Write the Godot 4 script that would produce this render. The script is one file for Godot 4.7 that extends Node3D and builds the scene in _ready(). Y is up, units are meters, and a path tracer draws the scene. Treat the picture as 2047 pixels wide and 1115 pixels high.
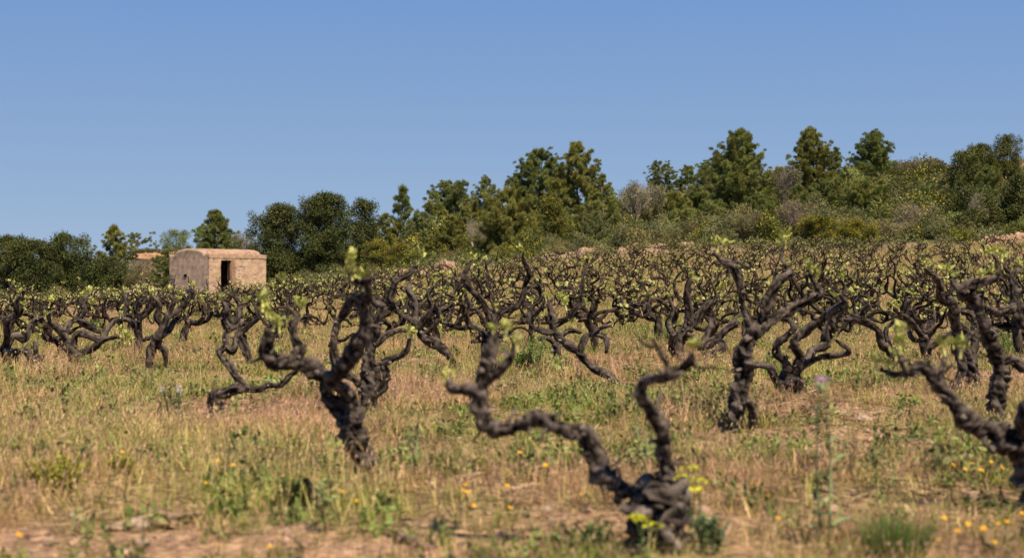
extends Node3D
# An old bush-vine vineyard in spring below a scrubby hill with a small vaulted farm hut.

const FOCAL := 2843.0     # pixels of the photograph per unit of tangent
const CX := 1023.5
const CY := 557.5
const EYE := 0.85
const GOLD := 2.399963

var rng := RandomNumberGenerator.new()
var big := FastNoiseLite.new()
var fine := FastNoiseLite.new()
var bark_noise := FastNoiseLite.new()
var M := {}
var used := {}
var taken := []           # places of the vines already planted: Vector2(x, z)

# ------------------------------------------------------------------ small helpers
func numbered(called: String) -> String:
	if not used.has(called):
		used[called] = 0
		return called
	used[called] += 1
	return "%s_%03d" % [called, used[called]]

func tag(o: Node3D, label := "", category := "", group := "", kind := "") -> Node3D:
	if label: o.set_meta("label", label)
	if category: o.set_meta("category", category)
	if group: o.set_meta("group", group)
	if kind: o.set_meta("kind", kind)
	return o

func base(called: String, at: Vector3, label := "", category := "", group := "") -> Node3D:
	var o := Node3D.new()
	o.name = numbered(called)
	add_child(o)
	o.position = at
	return tag(o, label, category, group)

func part(called: String, m: Mesh, mat: Material, parent: Node3D, at := Transform3D()) -> MeshInstance3D:
	var o := MeshInstance3D.new()
	o.mesh = m
	if mat: o.material_override = mat
	o.transform = at
	if parent == self:
		o.name = numbered(called)
		add_child(o)
	else:
		var n := called
		var k := 0
		while parent.has_node(n):
			k += 1
			n = "%s_%03d" % [called, k]
		o.name = n
		parent.add_child(o)
	return o

func scatter(called: String, m: Mesh, mat: Material, xs: Array, cs: PackedColorArray, parent: Node3D) -> MultiMeshInstance3D:
	var mm := MultiMesh.new()
	mm.transform_format = MultiMesh.TRANSFORM_3D
	mm.use_colors = true
	mm.mesh = m
	mm.instance_count = xs.size()
	for i in xs.size():
		mm.set_instance_transform(i, xs[i])
		mm.set_instance_color(i, cs[i])
	var o := MultiMeshInstance3D.new()
	o.multimesh = mm
	o.material_override = mat
	o.name = numbered(called) if parent == self else called
	parent.add_child(o, true)
	return o

# growing triangle lists
func fresh() -> Dictionary:
	return {"v": PackedVector3Array(), "c": PackedColorArray(), "i": PackedInt32Array()}

func tri(a: Dictionary, p: Vector3, q: Vector3, r: Vector3, c: Color, d = null, e = null) -> void:
	var n: int = a.v.size()
	a.v.push_back(p); a.v.push_back(q); a.v.push_back(r)
	a.c.push_back(c); a.c.push_back(c if d == null else d); a.c.push_back(c if e == null else e)
	a.i.push_back(n); a.i.push_back(n + 1); a.i.push_back(n + 2)

func quad(a: Dictionary, p: Vector3, q: Vector3, r: Vector3, s: Vector3, c: Color) -> void:
	tri(a, p, q, r, c)
	tri(a, p, r, s, c)

func normals_of(v: PackedVector3Array, idx: PackedInt32Array) -> PackedVector3Array:
	var n := PackedVector3Array()
	n.resize(v.size())
	for k in range(0, idx.size(), 3):
		var i := idx[k]
		var j := idx[k + 1]
		var l := idx[k + 2]
		var f := (v[l] - v[i]).cross(v[j] - v[i])
		n[i] += f; n[j] += f; n[l] += f
	for k in n.size():
		n[k] = n[k].normalized() if n[k].length_squared() > 1e-20 else Vector3.UP
	return n

func mesh_of(a: Dictionary, into: ArrayMesh = null, mat: Material = null) -> ArrayMesh:
	var m := into if into else ArrayMesh.new()
	var arr := []
	arr.resize(Mesh.ARRAY_MAX)
	arr[Mesh.ARRAY_VERTEX] = a.v
	arr[Mesh.ARRAY_NORMAL] = a.n if a.has("n") else normals_of(a.v, a.i)
	arr[Mesh.ARRAY_COLOR] = a.c
	arr[Mesh.ARRAY_INDEX] = a.i
	m.add_surface_from_arrays(Mesh.PRIMITIVE_TRIANGLES, arr)
	if mat: m.surface_set_material(m.get_surface_count() - 1, mat)
	return m

func ball_dir() -> Vector3:
	var y := rng.randf_range(-1.0, 1.0)
	var t := rng.randf() * TAU
	var r := sqrt(1.0 - y * y)
	return Vector3(r * cos(t), y, r * sin(t))

func jitter(s: float) -> Vector3:
	return Vector3(rng.randf_range(-s, s), rng.randf_range(-s, s), rng.randf_range(-s, s))

func shade(c: Color, f: float) -> Color:
	return Color(c.r * f, c.g * f, c.b * f)

# smooth curve through points; every entry is Vector4(x, y, z, radius)
func smooth_line(p: Array, step: float) -> Array:
	var out := []
	for k in p.size() - 1:
		var a: Vector4 = p[maxi(k - 1, 0)]
		var b: Vector4 = p[k]
		var c: Vector4 = p[k + 1]
		var d: Vector4 = p[mini(k + 2, p.size() - 1)]
		var n := maxi(1, int(ceil((Vector3(c.x, c.y, c.z) - Vector3(b.x, b.y, b.z)).length() / step)))
		for s in n:
			var t := float(s) / n
			out.append(0.5 * ((2.0 * b) + (c - a) * t + (2.0 * a - 5.0 * b + 4.0 * c - d) * t * t + (3.0 * b - a - 3.0 * c + d) * t * t * t))
	out.append(p[p.size() - 1])
	return out

# a knobbly, ridged limb swept along a line; closed with a rounded end
func limb(a: Dictionary, line: Array, sides: int, rough: float, tone: Color, seed_at: float) -> void:
	var n := line.size()
	var nrm := Vector3.ZERO
	var start: int = a.v.size()
	var rings := 0
	var extra := [0.0, 0.55, 0.9]
	for k in n + 2:
		var q: Vector4 = line[mini(k, n - 1)]
		var p := Vector3(q.x, q.y, q.z)
		var prev: Vector4 = line[maxi(mini(k, n - 1) - 1, 0)]
		var next: Vector4 = line[mini(k + 1, n - 1)]
		var t := Vector3(next.x - prev.x, next.y - prev.y, next.z - prev.z)
		t = t.normalized() if t.length_squared() > 1e-12 else Vector3.UP
		if nrm == Vector3.ZERO:
			nrm = t.cross(Vector3(0.31, 0.2, 0.93)).normalized()
		nrm = (nrm - t * nrm.dot(t)).normalized()
		var bin := t.cross(nrm)
		var r := q.w
		if k >= n:
			var e: float = extra[k - n + 1]
			p += t * r * e * 0.8
			r *= sqrt(1.0 - e * e)
		# knots that swell the whole ring
		r *= 1.0 + rough * 0.5 * bark_noise.get_noise_3d(p.x * 5.0 + seed_at, p.y * 5.0, p.z * 5.0)
		for s in sides:
			var ang := TAU * s / sides
			var dir := nrm * cos(ang) + bin * sin(ang)
			var w := p + dir * r
			# ridges run along the limb: slow along it, fast round it
			var ridge := bark_noise.get_noise_3d(cos(ang) * 2.6 + seed_at, sin(ang) * 2.6, k * 0.09)
			var lump := bark_noise.get_noise_3d(w.x * 16.0, w.y * 16.0 + seed_at, w.z * 16.0)
			var grow := 1.0 + rough * (1.1 * ridge + 0.5 * lump)
			var chip := bark_noise.get_noise_3d(w.x * 42.0, w.y * 34.0, w.z * 42.0 + seed_at)
			grow += rough * 0.55 * chip
			a.v.push_back(p + dir * r * grow)
			a.c.push_back(shade(tone, clampf(1.0 + 1.6 * lump + 1.7 * ridge + 2.0 * chip, 0.16, 3.2)))
		rings += 1
	for k in rings - 1:
		for s in sides:
			var i := start + k * sides + s
			var j := start + k * sides + (s + 1) % sides
			a.i.push_back(i); a.i.push_back(i + sides); a.i.push_back(j)
			a.i.push_back(j); a.i.push_back(i + sides); a.i.push_back(j + sides)
	var last: Vector4 = line[n - 1]
	var lp: Vector4 = line[maxi(n - 2, 0)]
	var tip := Vector3(last.x, last.y, last.z) + Vector3(last.x - lp.x, last.y - lp.y, last.z - lp.z).normalized() * last.w * 0.8
	a.v.push_back(tip)
	a.c.push_back(tone)
	var top: int = a.v.size() - 1
	for s in sides:
		a.i.push_back(start + (rings - 1) * sides + s); a.i.push_back(top); a.i.push_back(start + (rings - 1) * sides + (s + 1) % sides)

# ------------------------------------------------------------------ the lie of the land
func step_of(a: float, b: float, x: float) -> float:
	var t := clampf((x - a) / (b - a), 0.0, 1.0)
	return t * t * (3.0 - 2.0 * t)

func land(x: float, z: float) -> float:
	var d := -z
	var side := 0.72 * step_of(-20.0, 14.0, x) + 0.16 * step_of(18.0, 30.0, x)
	var run := clampf(d, 0.0, 86.0)
	var up := maxf(0.0, run - 27.0)
	var soft := up * up / (up + 5.0)
	var h := 0.064 * soft * side - 0.5 * step_of(14.0, 70.0, d) * (1.0 - step_of(-19.0, -4.0, x * (75.0 / clampf(d, 20.0, 75.0))))
	# the hill behind the vineyard
	var hill := 2.6 + 0.9 * step_of(-40.0, -5.0, x) + 3.3 * step_of(-8.0, 30.0, x) + 2.8 * step_of(20.0, 55.0, x)
	h += hill * step_of(84.0, 142.0, d + 3.0 * big.get_noise_2d(x * 2.0, z * 2.0))
	h -= 3.0 * step_of(170.0, 420.0, d)
	# broken earth step along the upper edge of the field
	h += 0.45 * exp(-Vector2(x + 18.5, z + 91.5).length_squared() / 30.0)
	h += 0.5 * step_of(-14.0, -4.0, x) * (1.0 - 0.6 * step_of(14.0, 20.0, x)) * step_of(83.0, 86.0, d + 2.5 * big.get_noise_2d(x * 5.0, 7.0))
	h += big.get_noise_2d(x * 1.2, z * 1.2) * (0.05 + 0.008 * maxf(0.0, d - 70.0)) * step_of(6.0, 30.0, d)
	return h

func gh(x: float, z: float) -> float:
	var h := land(x, z)
	var d := -z
	if d < 40.0:
		var k := 1.0 - step_of(22.0, 40.0, d)
		h += k * (0.028 * big.get_noise_2d(x * 14.0, z * 14.0) + 0.016 * fine.get_noise_2d(x * 6.0, z * 6.0))
	return h

# bare, trodden soil: 1 where nothing grows
var bare_spots := []
func bare(x: float, z: float) -> float:
	var b := step_of(-0.05, 0.27, big.get_noise_2d(x * 9.0 + 40.0, z * 9.0) + 0.12 * fine.get_noise_2d(x * 2.5, z * 2.5)) * 0.85
	for s in bare_spots:
		var q: Vector4 = s
		var e := Vector2((x - q.x) / q.z, (z - q.y) / q.w).length() + 0.35 * fine.get_noise_2d(x * 3.0, z * 3.0)
		b = maxf(b, 1.0 - step_of(0.7, 1.1, e))
	return b

func lush(x: float, z: float) -> float:
	return clampf(0.56 + 1.2 * big.get_noise_2d(x * 6.0 - 90.0, z * 6.0 + 11.0), 0.0, 1.0)

# where on the ground a line of sight of the photograph lands (used only to set things out)
func ground_at(px: float, py: float, lift := 0.0) -> Vector3:
	var d := (EYE - lift) * FOCAL / (py - CY)
	for k in 6:
		d = (EYE - lift - gh((px - CX) * d / FOCAL, -d)) * FOCAL / (py - CY)
	var x := (px - CX) * d / FOCAL
	return Vector3(x, gh(x, -d), -d)

func stand(px: float, d: float) -> Vector3:
	var x := (px - CX) * d / FOCAL
	return Vector3(x, land(x, -d), -d)

# ------------------------------------------------------------------ materials
func noise_map(freq: float, seed_of: int, dark: float, light: float, size := 512, octaves := 4) -> ImageTexture:
	var n := FastNoiseLite.new()
	n.seed = seed_of
	n.frequency = freq
	n.fractal_octaves = octaves
	var im := n.get_seamless_image(size, size)
	im.convert(Image.FORMAT_RGB8)
	for y in size:
		for x in size:
			var g := lerpf(dark, light, im.get_pixel(x, y).r)
			im.set_pixel(x, y, Color(g, g, g))
	im.generate_mipmaps()
	return ImageTexture.create_from_image(im)

func matte(rough := 0.9, specular := 0.25) -> StandardMaterial3D:
	var m := StandardMaterial3D.new()
	m.vertex_color_use_as_albedo = true
	m.roughness = rough
	m.metallic_specular = specular
	return m

func leafy(back: Color, rough := 0.7) -> StandardMaterial3D:
	var m := matte(rough, 0.3)
	m.cull_mode = BaseMaterial3D.CULL_DISABLED
	m.backlight_enabled = true
	m.backlight = back
	return m

func textured(m: StandardMaterial3D, tex: Texture2D, scale_of: float, relief := 0.0) -> StandardMaterial3D:
	m.albedo_texture = tex
	m.uv1_triplanar = true
	m.uv1_world_triplanar = true
	m.uv1_scale = Vector3.ONE * scale_of
	if relief > 0.0:
		m.heightmap_enabled = true
		m.heightmap_texture = tex
		m.heightmap_scale = relief
	return m

func make_materials() -> void:
	var mottled := noise_map(0.012, 3, 0.62, 1.0)
	var grain := noise_map(0.03, 5, 0.45, 1.0)
	M.soil = textured(matte(0.95, 0.15), grain, 1.1, 1.6)
	M.bark = textured(matte(0.95, 0.1), grain, 6.0, 0.9)
	M.bark.uv1_scale = Vector3(10.0, 2.6, 10.0)
	M.bark_far = matte(0.95, 0.1)
	M.stone = textured(matte(0.9, 0.2), mottled, 2.0, 0.8)
	M.plaster = textured(matte(0.95, 0.15), mottled, 0.4, 0.7)
	M.dark_wood = matte(0.8, 0.2)
	M.leaf = leafy(Color(0.5, 0.55, 0.2), 0.55)
	M.grass = leafy(Color(0.35, 0.35, 0.2), 0.75)
	M.needles = leafy(Color(0.18, 0.2, 0.08), 0.6)
	M.broadleaf = leafy(Color(0.14, 0.17, 0.05), 0.55)
	M.broadleaf.metallic_specular = 0.18
	M.twig = matte(0.9, 0.15)
	M.petal = leafy(Color(0.4, 0.35, 0.1), 0.6)

# ------------------------------------------------------------------ the scene
func _ready() -> void:
	# camera
	var cam := Camera3D.new()
	cam.name = "camera"
	add_child(cam)
	cam.position = Vector3(0, EYE, 0)
	cam.near = 0.1
	cam.far = 2500.0
	var lens := CameraAttributesPhysical.new()
	lens.frustum_focal_length = 89.25
	lens.frustum_focus_distance = 21.0
	lens.exposure_aperture = 5.4
	lens.frustum_near = 0.1
	lens.frustum_far = 2500.0
	cam.attributes = lens
	cam.fov = 22.19
	cam.current = true
	# sky
	var sky := ProceduralSkyMaterial.new()
	sky.sky_top_color = Color(0.20, 0.403, 0.65)
	sky.sky_horizon_color = Color(0.531, 0.608, 0.688)
	sky.sky_curve = 0.14
	sky.ground_horizon_color = Color(0.46, 0.43, 0.37)
	sky.ground_bottom_color = Color(0.3, 0.24, 0.165)
	sky.sun_angle_max = 4.0
	var env := Environment.new()
	env.background_mode = Environment.BG_SKY
	env.sky = Sky.new()
	env.sky.sky_material = sky
	env.tonemap_mode = Environment.TONE_MAPPER_LINEAR
	env.tonemap_exposure = 1.55
	env.sdfgi_enabled = true
	env.ssao_enabled = true
	env.ssil_enabled = true
	var world := WorldEnvironment.new()
	world.name = "world"
	world.environment = env
	add_child(world)
	# sun: high, from the right and a little behind the camera
	var sun := DirectionalLight3D.new()
	sun.name = "sun"
	sun.light_color = Color(1.0, 0.93, 0.82)
	sun.light_energy = 1.6
	sun.light_angular_distance = 0.5
	sun.shadow_enabled = true
	add_child(sun)
	var elev := deg_to_rad(58.0)
	var towards := Vector3(0.5 * cos(elev), sin(elev), 0.866 * cos(elev))
	sun.look_at_from_position(Vector3.ZERO, -towards, Vector3.UP)

	rng.seed = 20240417
	big.seed = 11
	big.frequency = 0.05
	big.fractal_octaves = 3
	fine.seed = 23
	fine.frequency = 0.6
	fine.fractal_octaves = 2
	bark_noise.seed = 37
	bark_noise.frequency = 1.0
	bark_noise.fractal_octaves = 2
	make_materials()
	bare_spots = [Vector4(-1.25, -4.72, 0.28, 0.2), Vector4(-1.05, -4.45, 0.32, 0.16), Vector4(-0.48, -4.5, 0.17, 0.13), Vector4(1.85, -7.4, 0.7, 0.8),
		Vector4(1.35, -5.4, 0.22, 0.4), Vector4(-1.45, -9.6, 0.9, 0.35), Vector4(-1.6, -8.6, 0.5, 0.4), Vector4(0.05, -5.6, 0.2, 0.25), Vector4(2.0, -8.6, 0.5, 0.5)]

	make_ground()
	make_hut()
	make_trees()
	make_scrub()
	make_banks()
	make_hero_vines()
	make_field()
	make_grass()
	make_plants()
	make_flowers()
	make_stones()

func make_ground() -> void:
	var a := fresh()
	var ds := [-60.0, -30.0, -14.0, -6.0, -2.0, 0.0, 1.2]
	var d := 1.9
	while d < 120.0:
		ds.append(d)
		d *= 1.0175
	while d < 1500.0:
		ds.append(d)
		d *= 1.06
	var cols := 341
	var soil := Color(0.62, 0.365, 0.20)
	var pale := Color(0.72, 0.48, 0.30)
	var litter := Color(0.42, 0.28, 0.145)
	var turf := Color(0.21, 0.19, 0.065)
	var earth := Color(0.55, 0.36, 0.235)
	for dd in ds:
		for k in cols:
			var s := -1.0 + 2.0 * k / (cols - 1)
			var x: float = signf(s) * pow(absf(s), 2.5) * (60.0 + 1.3 * maxf(dd, 0.0))
			var z: float = -dd
			a.v.push_back(Vector3(x, gh(x, z), z))
			var b := bare(x, z)
			var g := lush(x, z)
			var n := big.get_noise_2d(x * 22.0, z * 22.0) * 0.5 + 0.5
			var c := soil.lerp(pale, n * 0.8)
			var cover := litter.lerp(turf, g * 0.6)
			c = c.lerp(cover, (1.0 - b) * (0.55 + 0.35 * step_of(8.0, 25.0, dd)))
			if dd > 82.0:
				var slope := absf(land(x, z - 1.0) - land(x, z + 1.0)) * 0.5
				var bank := clampf(step_of(0.10, 0.26, slope) * 0.7 + step_of(0.05, 0.3, big.get_noise_2d(x * 3.0, z * 3.0)) * 0.75, 0.0, 1.0)
				c = Color(0.15, 0.14, 0.06).lerp(earth.lerp(pale, n * 0.6), bank)
			a.c.push_back(c)
	for r in ds.size() - 1:
		for k in cols - 1:
			var i := r * cols + k
			a.i.push_back(i); a.i.push_back(i + cols); a.i.push_back(i + 1)
			a.i.push_back(i + 1); a.i.push_back(i + cols); a.i.push_back(i + cols + 1)
	# rows run away from the camera, so this order faces up
	var n := normals_of(a.v, a.i)
	if n[n.size() / 2].y < 0.0:
		for k in range(0, a.i.size(), 3):
			var t: int = a.i[k + 1]
			a.i[k + 1] = a.i[k + 2]
			a.i[k + 2] = t
		n = normals_of(a.v, a.i)
	a.n = n
	var o := part("ground", mesh_of(a), M.soil, self)
	tag(o, "pinkish sandy vineyard soil rising to a low hill", "ground", "", "structure")

# a lump of earth or rock with a rough surface, about 1 across
func lump_mesh(seed_of: int, rough: float, flat: float, n := 10, tone := Color(0.5, 0.36, 0.25), vary := 0.5) -> ArrayMesh:
	var a := fresh()
	for i in n + 1:
		var th := PI * i / n
		for j in n * 2:
			var ph := TAU * j / (n * 2)
			var p := Vector3(sin(th) * cos(ph), cos(th), sin(th) * sin(ph))
			var k := 1.0 + rough * (0.6 * bark_noise.get_noise_3d(p.x * 1.3 + seed_of * 7.0, p.y * 1.3, p.z * 1.3) + 0.4 * bark_noise.get_noise_3d(p.x * 3.4, p.y * 3.4 + seed_of, p.z * 3.4))
			p *= 0.5 * k
			p.y *= flat
			a.v.push_back(p)
			a.c.push_back(shade(tone, 1.0 + vary * bark_noise.get_noise_3d(p.x * 6.0, p.y * 9.0, p.z * 6.0 + seed_of)))
	for i in n:
		for j in n * 2:
			var p := i * n * 2 + j
			var q := i * n * 2 + (j + 1) % (n * 2)
			a.i.push_back(p); a.i.push_back(q); a.i.push_back(p + n * 2)
			a.i.push_back(q); a.i.push_back(q + n * 2); a.i.push_back(p + n * 2)
	a.n = normals_of(a.v, a.i)
	if a.n[n * n].dot(a.v[n * n]) < 0.0:
		for k in range(0, a.i.size(), 3):
			var t: int = a.i[k + 1]
			a.i[k + 1] = a.i[k + 2]
			a.i[k + 2] = t
		a.n = normals_of(a.v, a.i)
	return mesh_of(a)

# a slab between four corners of one face, pushed in by its thickness, its face broken into small uneven cells
func slab(a: Dictionary, o: Vector3, u: Vector3, v: Vector3, thick: Vector3, c: Color, cell := 0.18, rough := 0.012, vary := 0.22) -> void:
	var nu := maxi(1, int(u.length() / cell))
	var nv := maxi(1, int(v.length() / cell))
	var out := -thick.normalized()
	var faces := [[o, u, v, nu, nv, out], [o + thick, u, v, nu, nv, -out], [o, u, thick, nu, 1, -v.normalized()], [o + v, u, thick, nu, 1, v.normalized()], [o, v, thick, nv, 1, -u.normalized()], [o + u, v, thick, nv, 1, u.normalized()]]
	for f in faces:
		var start: int = a.v.size()
		for i in f[3] + 1:
			for j in f[4] + 1:
				var p: Vector3 = f[0] + f[1] * (float(i) / f[3]) + f[2] * (float(j) / f[4])
				var w := bark_noise.get_noise_3d(p.x * 2.1, p.y * 2.1, p.z * 2.1)
				var w2 := bark_noise.get_noise_3d(p.x * 6.0 + 9.0, p.y * 6.0, p.z * 6.0)
				a.v.push_back(p + Vector3(w, w2, bark_noise.get_noise_3d(p.z * 3.0, p.x * 3.0, p.y * 3.0)) * rough * 1.6)
				a.c.push_back(shade(c, 1.0 + vary * w + vary * 0.6 * w2))
		var flip: bool = (f[1] as Vector3).cross(f[2]).dot(f[5]) < 0.0
		for i in f[3]:
			for j in f[4]:
				var p: int = start + i * (f[4] + 1) + j
				var q: int = p + f[4] + 1
				var t := [p, p + 1, q, q, p + 1, q + 1] if not flip else [p, q, p + 1, q, q + 1, p + 1]
				for k in t: a.i.push_back(k)

func make_hut() -> void:
	var phi := deg_to_rad(52.0)
	var corner := stand(417.0, 89.0)
	var ground_y := land(corner.x, corner.z) - 0.1
	var hut := base("stone_hut", Vector3(corner.x, ground_y, corner.z), "small square farm hut of weathered ochre plaster with barrel vault roof", "hut")
	# local x runs along the front wall, local z runs back along the gable wall
	hut.transform.basis = Basis(Vector3.UP, phi)
	var W := 4.75
	var G := 3.86
	var H := 2.42 - ground_y
	var t := 0.38
	var ochre := Color(0.78, 0.53, 0.35)
	var grey := Color(0.72, 0.51, 0.36)
	var brick := Color(0.60, 0.34, 0.21)
	var R := (G - 1.08) * 0.5
	# front wall with its door opening; the wall's outer face is z = 0, the inside is towards -z
	var dl := 0.95
	var dr := 1.83
	var dh := 2.02 - ground_y + 0.02
	var a := fresh()
	slab(a, Vector3(0, 0, 0), Vector3(dl, 0, 0), Vector3(0, H, 0), Vector3(0, 0, -t), ochre)
	slab(a, Vector3(dr, 0, 0), Vector3(W - dr, 0, 0), Vector3(0, H, 0), Vector3(0, 0, -t), ochre)
	slab(a, Vector3(dl + 0.002, dh, -0.003), Vector3(dr - dl - 0.004, 0, 0), Vector3(0, H - dh - 0.002, 0), Vector3(0, 0, -t + 0.006), ochre)
	part("front_wall", mesh_of(a), M.plaster, hut)
	# coping along the top of the front wall, a little proud
	a = fresh()
	slab(a, Vector3(-0.03, H - 0.26, 0.03), Vector3(W + 0.06, 0, 0), Vector3(0, 0.262, 0), Vector3(0, 0, -0.026), Color(0.70, 0.47, 0.30), 0.2, 0.015)
	part("coping", mesh_of(a), M.plaster, hut)
	# gable walls, flat shoulders and a round head
	for side in 2:
		a = fresh()
		var x0: float = 0.0 if side == 0 else W - t
		# columns of small cells between the ground and the outline
		var nz := 30
		var ny := 18
		for face in 2:
			var start: int = a.v.size()
			for i in nz + 1:
				var zz := lerpf(-t - 0.003, -G, float(i) / nz) if side == 0 else lerpf(-t - 0.003, -G, float(i) / nz)
				if side == 0: zz = lerpf(-0.001, -G, float(i) / nz)
				var top := H - 0.02
				var s := (zz + 0.54 + R) / R
				if absf(s) < 1.0:
					top = H + 0.02 + 0.34 * pow(1.0 - s * s, 0.5)
				if zz > -t - 0.003 and side == 0:
					top = H - 0.004
				for j in ny + 1:
					var p := Vector3(x0 + (t if face == 1 else 0.0), top * j / ny, zz)
					if side == 0 and face == 1 and zz > -t: p.x = x0 + 0.03
					if side == 0 and face == 0: p.x = -0.006
					var w := bark_noise.get_noise_3d(p.x * 2.0, p.y * 2.2, p.z * 2.2)
					var w2 := bark_noise.get_noise_3d(p.x * 6.0 + 9.0, p.y * 6.0, p.z * 6.0)
					p.x += (w * 0.02 + w2 * 0.012) if face == 0 else 0.0
					a.v.push_back(p)
					# rain-darkened plaster along the round head
					var stain := 1.0 - 0.35 * step_of(0.55, 0.05, top - p.y + 0.25 * w) * (1.0 if absf(s) < 1.12 else 0.6)
					a.c.push_back(shade(grey, stain * (1.0 + 0.2 * w + 0.2 * w2)))
			for i in nz:
				for j in ny:
					var p := start + i * (ny + 1) + j
					var q := p + ny + 1
					var tt := [p, p + 1, q, q, p + 1, q + 1] if face == 0 else [p, q, p + 1, q, q + 1, p + 1]
					for k in tt: a.i.push_back(k)
		# the top edge between the two faces
		var half := (nz + 1) * (ny + 1)
		for i in nz:
			var p := i * (ny + 1) + ny
			var q := p + ny + 1
			for k in [p, p + half, q, q, p + half, q + half]: a.i.push_back(k)
		var g := part("gable_wall", mesh_of(a), M.plaster, hut)
		g.set_meta("label", "grey-brown gable wall with rain-darkened round head" if side == 0 else "far gable wall")
	# back wall
	a = fresh()
	slab(a, Vector3(t, 0, -G + 0.004), Vector3(W - 2 * t, 0, 0), Vector3(0, H - 0.03, 0), Vector3(0, 0, t), ochre)
	part("back_wall", mesh_of(a), M.plaster, hut)
	# the vault
	a = fresh()
	var nx := 40
	var na := 22
	for layer in 2:
		var start: int = a.v.size()
		for i in nx + 1:
			for k in na + 1:
				var ang := PI * k / na
				var zz := -0.54 - R * (1.0 - cos(ang))
				var rise := pow(sin(ang), 0.9)
				var p := Vector3(0.004 + (W - 0.004) * i / nx, H - 0.015 + (0.37 if layer == 0 else 0.22) * rise, zz)
				var w := bark_noise.get_noise_3d(p.x * 1.6, p.y * 2.0, p.z * 1.6)
				var w2 := bark_noise.get_noise_3d(p.x * 7.0, p.y * 7.0, p.z * 7.0)
				p.y += 0.03 * w + 0.012 * w2
				a.v.push_back(p)
				var c := Color(0.52, 0.33, 0.21).lerp(Color(0.62, 0.40, 0.31), step_of(-0.1, 0.35, w + 0.25 * (p.x / W - 0.4)))
				a.c.push_back(shade(c, 1.0 + 0.3 * w2))
		for i in nx:
			for k in na:
				var p := start + i * (na + 1) + k
				var q := p + na + 1
				var tt := [p, p + 1, q, q, p + 1, q + 1] if layer == 1 else [p, q, p + 1, q, q + 1, p + 1]
				for e in tt: a.i.push_back(e)
	part("vault_roof", mesh_of(a), M.plaster, hut)
	# flat shoulders beside the vault
	a = fresh()
	slab(a, Vector3(t, H - 0.14, -t - 0.002), Vector3(W - 2 * t, 0, 0), Vector3(0, 0.12, 0), Vector3(0, 0, -0.30), Color(0.5, 0.36, 0.24))
	slab(a, Vector3(t, H - 0.16, -G + 0.62), Vector3(W - 2 * t, 0, 0), Vector3(0, 0.12, 0), Vector3(0, 0, -0.23), Color(0.5, 0.36, 0.24))
	part("roof_shoulder", mesh_of(a), M.plaster, hut)
	# earth floor inside
	a = fresh()
	slab(a, Vector3(t, 0.05, -t), Vector3(W - 2 * t, 0, 0), Vector3(0, 0, -G + 2 * t), Vector3(0, -0.1, 0), Color(0.2, 0.14, 0.1))
	part("floor", mesh_of(a), M.plaster, hut)
	# brick jamb beside the door: courses of thin bricks laid bare
	a = fresh()
	rng.seed = 77
	var y := 0.05
	var course := 0
	while y < dh + 0.28:
		var x := dr + 0.004
		var reach := dr + 0.24 + 0.16 * (0.5 + 0.5 * sin(course * 2.3)) - 0.1 * (y / dh)
		while x < reach:
			var wd := rng.randf_range(0.11, 0.2)
			slab(a, Vector3(x, y, 0.016 + rng.randf() * 0.012), Vector3(wd - 0.012, 0, 0), Vector3(0, 0.042, 0), Vector3(0, 0, -0.03), brick.lerp(Color(0.6, 0.4, 0.28), rng.randf()), 0.3, 0.004)
			x += wd
		y += 0.055
		course += 1
	var jamb := part("exposed_brickwork", mesh_of(a), M.stone, hut)
	jamb.set_meta("kind", "stuff")
	# wooden door post in the opening
	a = fresh()
	slab(a, Vector3(dr - 0.05, 0, -0.12), Vector3(0.04, 0, 0), Vector3(0, dh - 0.004, 0), Vector3(0, 0, -0.1), Color(0.10, 0.05, 0.035))
	slab(a, Vector3(dl + 0.01, dh - 0.07, -0.06), Vector3(dr - dl - 0.065, 0, 0), Vector3(0, 0.066, 0), Vector3(0, 0, -0.1), Color(0.12, 0.07, 0.05))
	part("door_frame", mesh_of(a), M.dark_wood, hut)
	# patches of whitewash left on the front, rubble showing at the foot of the gable
	for q0 in [Vector4(2.32, 1.62, 0.07, 0.10), Vector4(2.36, 1.42, 0.075, 0.11), Vector4(2.3, 1.22, 0.08, 0.09), Vector4(2.34, 1.02, 0.06, 0.09), Vector4(2.44, 1.86, 0.13, 0.06), Vector4(2.68, 1.82, 0.12, 0.05), Vector4(3.52, 1.12, 0.07, 0.14), Vector4(3.56, 1.34, 0.05, 0.06), Vector4(0.14, 1.64, 0.10, 0.09), Vector4(2.6, 0.62, 0.14, 0.08), Vector4(2.9, 1.25, 0.05, 0.05)]:
		var q: Vector4 = q0
		a = fresh()
		var prev := Vector3.ZERO
		q.x *= 1.07
		var mid := Vector3(q.x, q.y, 0.034)
		var m := 11
		for k in m + 1:
			var ang := TAU * (k % m) / m
			var rr := 0.75 + 0.5 * bark_noise.get_noise_2d(cos(ang) * 1.5 + q.x * 9.0, sin(ang) * 1.5 + q.y * 9.0)
			var p := Vector3(q.x + cos(ang) * q.z * rr, q.y + sin(ang) * q.w * rr, 0.022)
			if k > 0:
				tri(a, mid, p, prev, Color(0.66, 0.55, 0.46))
				tri(a, prev, p, Vector3(p.x, p.y, -0.01), Color(0.66, 0.55, 0.46))
				tri(a, prev, Vector3(p.x, p.y, -0.01), Vector3(prev.x, prev.y, -0.01), Color(0.66, 0.55, 0.46))
			prev = p
		part("whitewash_patch", mesh_of(a), M.plaster, hut)
	a = fresh()
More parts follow.
